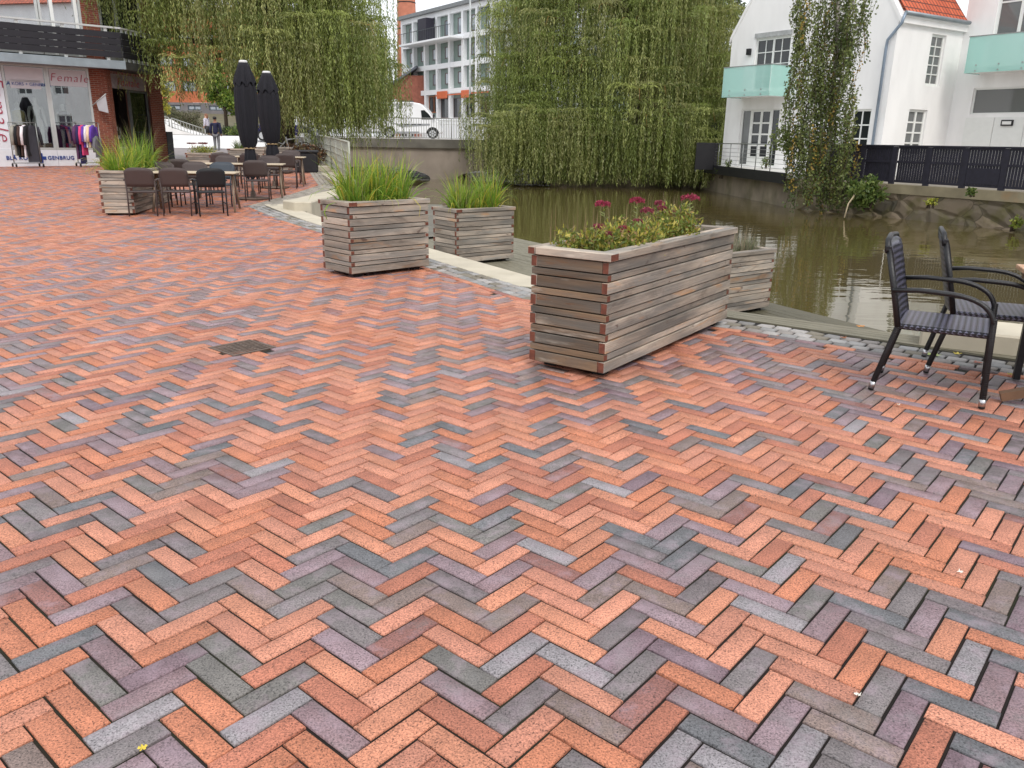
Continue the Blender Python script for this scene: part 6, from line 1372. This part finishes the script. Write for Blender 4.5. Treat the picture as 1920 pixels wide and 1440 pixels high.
# closed parasols
M_par = mat('black_canvas', S(17, 16, 25), .85, .2, 5, .15, 40); M_rope = mat('tie_rope', S(176, 150, 112), .8)
def parasol(px, Y, y_top, y_tie, y_low, rw, label, rp, lean=0.):
    g = GZ(Y); p = at(px, 330, Y); t = empty('parasol', (p.x, Y, g), 0, label, 'parasol', 'closed parasols'); zt = at(px, y_top, Y).z-g; zi = at(px, y_tie, Y).z-g; zl = at(px, y_low, Y).z-g
    m = MB(); m.tube([(0, 0, 0), (0, 0, zl+.2)], .028, 12); m.build('pole', M_steel, t)
    m = MB(); m.lathe([(.36, 0), (.36, .03), (.06, .05), (.05, .18)], 24); m.build('base', M_iron, t)
    N_ = 64; m = MB(); zz = [zi, zi+.12, zi+.45, zi+(zt-zi)*.42, zi+(zt-zi)*.68, zt-.38, zt-.36]; rr = [rw*.50, rw*.74, rw*.94, rw*1.0, rw*.96, rw*.80, rw*.7]
    for r, z in zip(rr, zz):
        for k in range(N_):
            a = 2*PI*k/N_; f = 1+.10*math.sin(8*a+rp)+.05*math.sin(19*a+rp*2+z*1.2)+.03*math.sin(5*a+z*2.2); m.v.append((r*f*math.cos(a)+lean*(z-zi), r*f*math.sin(a), z))
    for i in range(len(zz)-1):
        for k in range(N_): k2 = (k+1) % N_; m.face((i*N_+k, i*N_+k2, (i+1)*N_+k2, (i+1)*N_+k), 0, None, True)
    m.build('canopy', M_par, t)
    m = MB(); zz = [zt-.46, zt-.30, zt-.10, zt-.02]; rr = [rw*1.0, rw*.86, rw*.58, rw*.44]
    for r, z in zip(rr, zz):
        for k in range(N_): a = 2*PI*k/N_; f = 1+(.12*math.sin(8*a+rp) if z < zt-.2 else .04*math.sin(8*a)); m.v.append((r*f*math.cos(a)+lean*(zt-zi), r*f*math.sin(a), z+(.05*math.sin(8*a+1) if z < zt-.4 else 0)))
    for i in range(3):
        for k in range(N_): k2 = (k+1) % N_; m.face((i*N_+k, i*N_+k2, (i+1)*N_+k2, (i+1)*N_+k), 0, None, True)
    m.face([3*N_+k for k in range(N_)]); m.build('vent_cap', M_par, t)
    m = MB(); m.lathe([(rw*.40, zt-.03), (rw*.40, zt+.015), (rw*.30, zt+.03)], 20, 0, (lean*(zt-zi), 0, 0)); m.build('finial', mat('pale_cap', S(214, 214, 214), .5), t)
    m = MB(); zz = [zl, zl+(zi-zl)*.5, zi-.03, zi]; rr = [rw*.60, rw*.58, rw*.44, rw*.40]
    for r, z in zip(rr, zz):
        for k in range(N_): a = 2*PI*k/N_; f = 1+.13*math.sin(7*a+rp)+.05*math.sin(15*a); m.v.append((r*f*math.cos(a), r*f*math.sin(a), z+(.03*math.sin(7*a) if z == zl else 0)))
    for i in range(3):
        for k in range(N_): k2 = (k+1) % N_; m.face((i*N_+k, i*N_+k2, (i+1)*N_+k2, (i+1)*N_+k), 0, None, True)
    m.build('skirt', M_par, t); m = MB(); m.lathe([(rw*.53, zi-.015), (rw*.56, zi), (rw*.53, zi+.015)], 24); m.build('tie', M_rope, t)
parasol(472, 18.5, 116, 278, 334, .222, 'closed black parasol nearer the viewer, tallest', .3, 0.); parasol(514, 21.3, 136, 270, 297, .25, 'closed black parasol behind the taller one, beside the willow trunk', 1.4, -.01)
# planters of the cafe
L1 = planter('timber_planter', (xat(247, 15.2), 15.2, 0), math.radians(99), 2.75, .58, .0, 'long timber planter with two grass tufts left of the cafe chairs')
fy = 22.0; p = at(395, 290, fy); L2_ = planter('timber_planter', (p.x, fy, 0), math.radians(100), 1.9, .63, GZ(fy), 'pale timber planter with reddish flowers behind the cafe tables')
fy = 24.8; p = at(428, 300, fy); L3 = planter('timber_planter', (p.x, fy, 0), math.radians(4), 1.06, .60, GZ(fy), 'pale timber planter half hidden behind the front parasol')
fy = 26.2; p = at(478, 300, fy); L4 = planter('timber_planter', (p.x, fy, 0), math.radians(4), 1.06, .60, GZ(fy), 'timber planter between the two closed parasols')
bpy.context.view_layer.update()
grass_tuft('grass_tuft', inpl(L1, .55, .33), 380, .74, .24, 'wide nearer grass tuft drooping over the cafe planter', GC, 1.25, .018, seedheads=16)
grass_tuft('grass_tuft', inpl(L1, 1.75, .30), 400, .88, .26, 'taller grass tuft at the far end of the cafe planter', GC, 1.0, .018, seedheads=40)
parts = []
for k in range(16): c = L2_.matrix_basis @ Vector((random.uniform(.15, 1.2), random.uniform(.12, .5), .82)); parts.append(bush_leaves(c, (.14, .14, .16), 100, .05, .022, SC1, .5))
q = leaves('planter_foliage', *cat_leaves(parts), M_leaf); tag(q, 'yellow green foliage in the pale planter behind the cafe tables', 'plants', kind='stuff')
for k, (x, y, lb) in enumerate(((.25, .5, 'dark red flower head at the left of the far planter'), (.45, .25, 'dark red flower head in the middle of the far planter'), (.9, .35, 'dark red flower head at the right of the far planter'))):
    c = L2_.matrix_basis @ Vector((x, y, .72)); t = empty('stonecrop', c, 0, lb, 'flower', 'dark flower heads in the far planter'); m = MB(); m.tube([(0, 0, 0), (0, 0, .30)], .006, 5); m.build('stem', M_stem, t)
    n = 120; rr = .13*np.sqrt(RNG.random(n)); th = RNG.random(n)*6.28; P = np.stack([rr*np.cos(th), rr*np.sin(th), .30+.03*RNG.random(n)], 1); D = unit(rnddir(n)+np.array([0, 0, 1.])); leaves('flower_head', P, D, unit(np.cross(D, rnddir(n))), .03, .026, np.asarray(S(126, 70, 70)[:3])*RNG.uniform(.7, 1.3, (n, 1)), M_pink, t)
grass_tuft('grass_tuft', inpl(L3, .35, .3), 260, .42, .2, 'dark green grass tuft in the half hidden far planter', [S(84, 104, 48), S(98, 116, 56), S(120, 130, 66)], .6, .014)
grass_tuft('grass_tuft', inpl(L4, .5, .3), 200, .34, .2, 'low dark tuft in the planter between the parasols', [S(84, 84, 48), S(98, 80, 56)], .6, .014)
# black box by the railing, white bicycle
p = at(575, 312, 27.2); t = empty('covered_box', (p.x, 27.2, GZ(27.2)), .2, 'black covered box standing against the quay railing behind the far table', 'box')
m = MB(); m.box((-.36, -.3, 0), (.36, .3, .62)); m.build('body', M_black, t, .03); m = MB(); m.box((-.4, -.34, .622), (.4, .34, .70)); m.build('lid', mat('dark_lid', S(40, 40, 44), .5), t, .02)
M_bike = mat('white_frame', S(224, 224, 226), .35, .03); p = at(546, 274, 33.); t = empty('bicycle', (p.x, 33., GZ(33)+.2), .25, 'white bicycle leaning among the shrubs by the railing', 'bicycle')
for s_ in (-.5, .5):
    m = MB(); pts = [(s_+.31*math.cos(a), 0, .33+.31*math.sin(a)) for a in [2*PI*k/20 for k in range(21)]]; m.tube(pts, .016, 6); w = m.build('wheel', M_tyre, t)
    m = MB(); pts = [(s_+.28*math.cos(a), 0, .33+.28*math.sin(a)) for a in [2*PI*k/20 for k in range(21)]]; m.tube(pts, .013, 5)
    for k in range(8): a = k*PI/4; m.tube([(s_, 0, .33), (s_+.28*math.cos(a), 0, .33+.28*math.sin(a))], .004, 4)
    m.build('rim', M_bike, w)
m = MB()
for a, b in (((-.5, .33), (-.08, .30)), ((-.08, .30), (-.18, .82)), ((-.5, .33), (-.16, .72)), ((-.08, .30), (.36, .72)), ((-.16, .72), (.34, .80)), ((.33, .86), (.5, .33))): m.tube([(a[0], 0, a[1]), (b[0], 0, b[1])], .028, 8)
m.build('frame', M_bike, t); m = MB(); m.tube([(.33, 0, .86), (.31, 0, .98)], .02, 6); m.tube([(.22, -.28, 1.0), (.31, 0, .98), (.22, .28, 1.0)], .018, 6); m.build('handlebar', M_bike, t)
m = MB(); m.tube([(-.28, 0, .86), (-.10, 0, .88)], [.07, .03], 8); m.build('saddle', M_black, t)
# ------------------------------------------------------------------ people
M_skin = mat('skin', S(196, 150, 124), .6, .08, 8); M_skin2 = mat('skin_tan', S(150, 106, 82), .6, .08, 8)
def person(px, py, Y, h, face, label, top, legs, hair, stride, skin, shirt=None):
    p = at(px, py, Y); t = empty('person', (p.x, Y, p.z), face, label, 'person'); P, E, R_ = human(h, stride); k = h/1.75
    skin_body('body', P, E, R_, skin, t, 2)
    Sx = lambda idx, g: ([P[i] for i in idx], [tuple(c+g*k for c in (R_[i] if isinstance(R_[i], tuple) else (R_[i], R_[i]))) for i in idx])
    tp = [(0, 0, .86), (0, 0, 1.10), (.01, 0, 1.32), (0, 0, 1.44), (0, .20, 1.41), (-.03, .245, 1.13), (.05, .25, .92), (0, -.20, 1.41), (-.03, -.245, 1.13), (.05, -.25, .92)]
    skin_body('jacket', [tuple(c*k for c in q) for q in tp], [(0, 1), (1, 2), (2, 3), (3, 4), (4, 5), (5, 6), (3, 7), (7, 8), (8, 9)], [(.20*k, .155*k), (.195*k, .15*k), (.19*k, .14*k), (.12*k, .10*k), .085*k, .075*k, .062*k, .085*k, .075*k, .062*k], top, t, 2)
    L0 = [(0, 0, .93), (0, .095, .86), P[8], P[9], (0, -.095, .86), P[12], P[13]]
    L0 = [tuple(c*k for c in q) if i in (0, 1, 4) else q for i, q in enumerate(L0)]
    if legs is not None: skin_body('trousers', L0, [(0, 1), (1, 2), (2, 3), (0, 4), (4, 5), (5, 6)], [(.15*k, .12*k), .105*k, .085*k, .065*k, .105*k, .085*k, .065*k], legs, t, 1)
    m = MB(); m.lathe([(.02*k, -.02*k), (.085*k, 0), (.10*k, .05*k), (.085*k, .11*k), (.04*k, .135*k)], 14, 0, (-.012*k, 0, 1.655*k)); 
    if hair == 'long': m.tube([(-.07*k, 0, 1.72*k), (-.10*k, 0, 1.6*k), (-.10*k, 0, 1.45*k)], [.07*k, .075*k, .04*k], 10)
    m.build('hair', mat('dark_hair', S(30, 24, 22), .6) if hair != 'long' else mat('brown_hair', S(128, 86, 64), .6), t)
    for i in (10, 14): m = MB(); q = P[i]; m.tube([(q[0]-.18*k, q[1], .055*k), (q[0]-.04*k, q[1], .05*k), (q[0]+.05*k, q[1], .03*k)], [.05*k, .048*k, .03*k], 8); m.build('shoe', mat('pale_shoe', S(200, 196, 190), .6) if hair != 'long' else M_black, t)
    m = MB(); 
    m.lathe([(.012*k, -.016*k), (.02*k, 0), (.008*k, .02*k)], 8, 0, (.115*k, 0, 1.645*k)); m.build('nose', skin, t)
    for s_ in (1, -1): m = MB(); m.lathe([(.008*k, -.006*k), (.012*k, 0), (.008*k, .006*k)], 8, 0, (.103*k, s_*.034*k, 1.685*k)); m.build('eye', M_black, t)
    return t
person(408, 286, 46.2, 1.86, PI/2+.1, 'person in navy jacket and grey trousers walking away', mat('navy_jacket', S(30, 34, 66), .8, .1), mat('grey_trousers', S(122, 122, 126), .8, .1), 'short', .06, M_skin2)
person(390, 263, 60., 1.78, PI-.25, 'person with brown hair in a pale top and dark skirt, left of the navy jacket', mat('pale_top', S(190, 184, 196), .8, .25, 5), None, 'long', .16, M_skin)
pt = bpy.data.objects.get('person.001'); m = MB(); m.lathe([(.20, .50), (.19, .75), (.16, .98)], 16); m.build('skirt', M_black, pt)
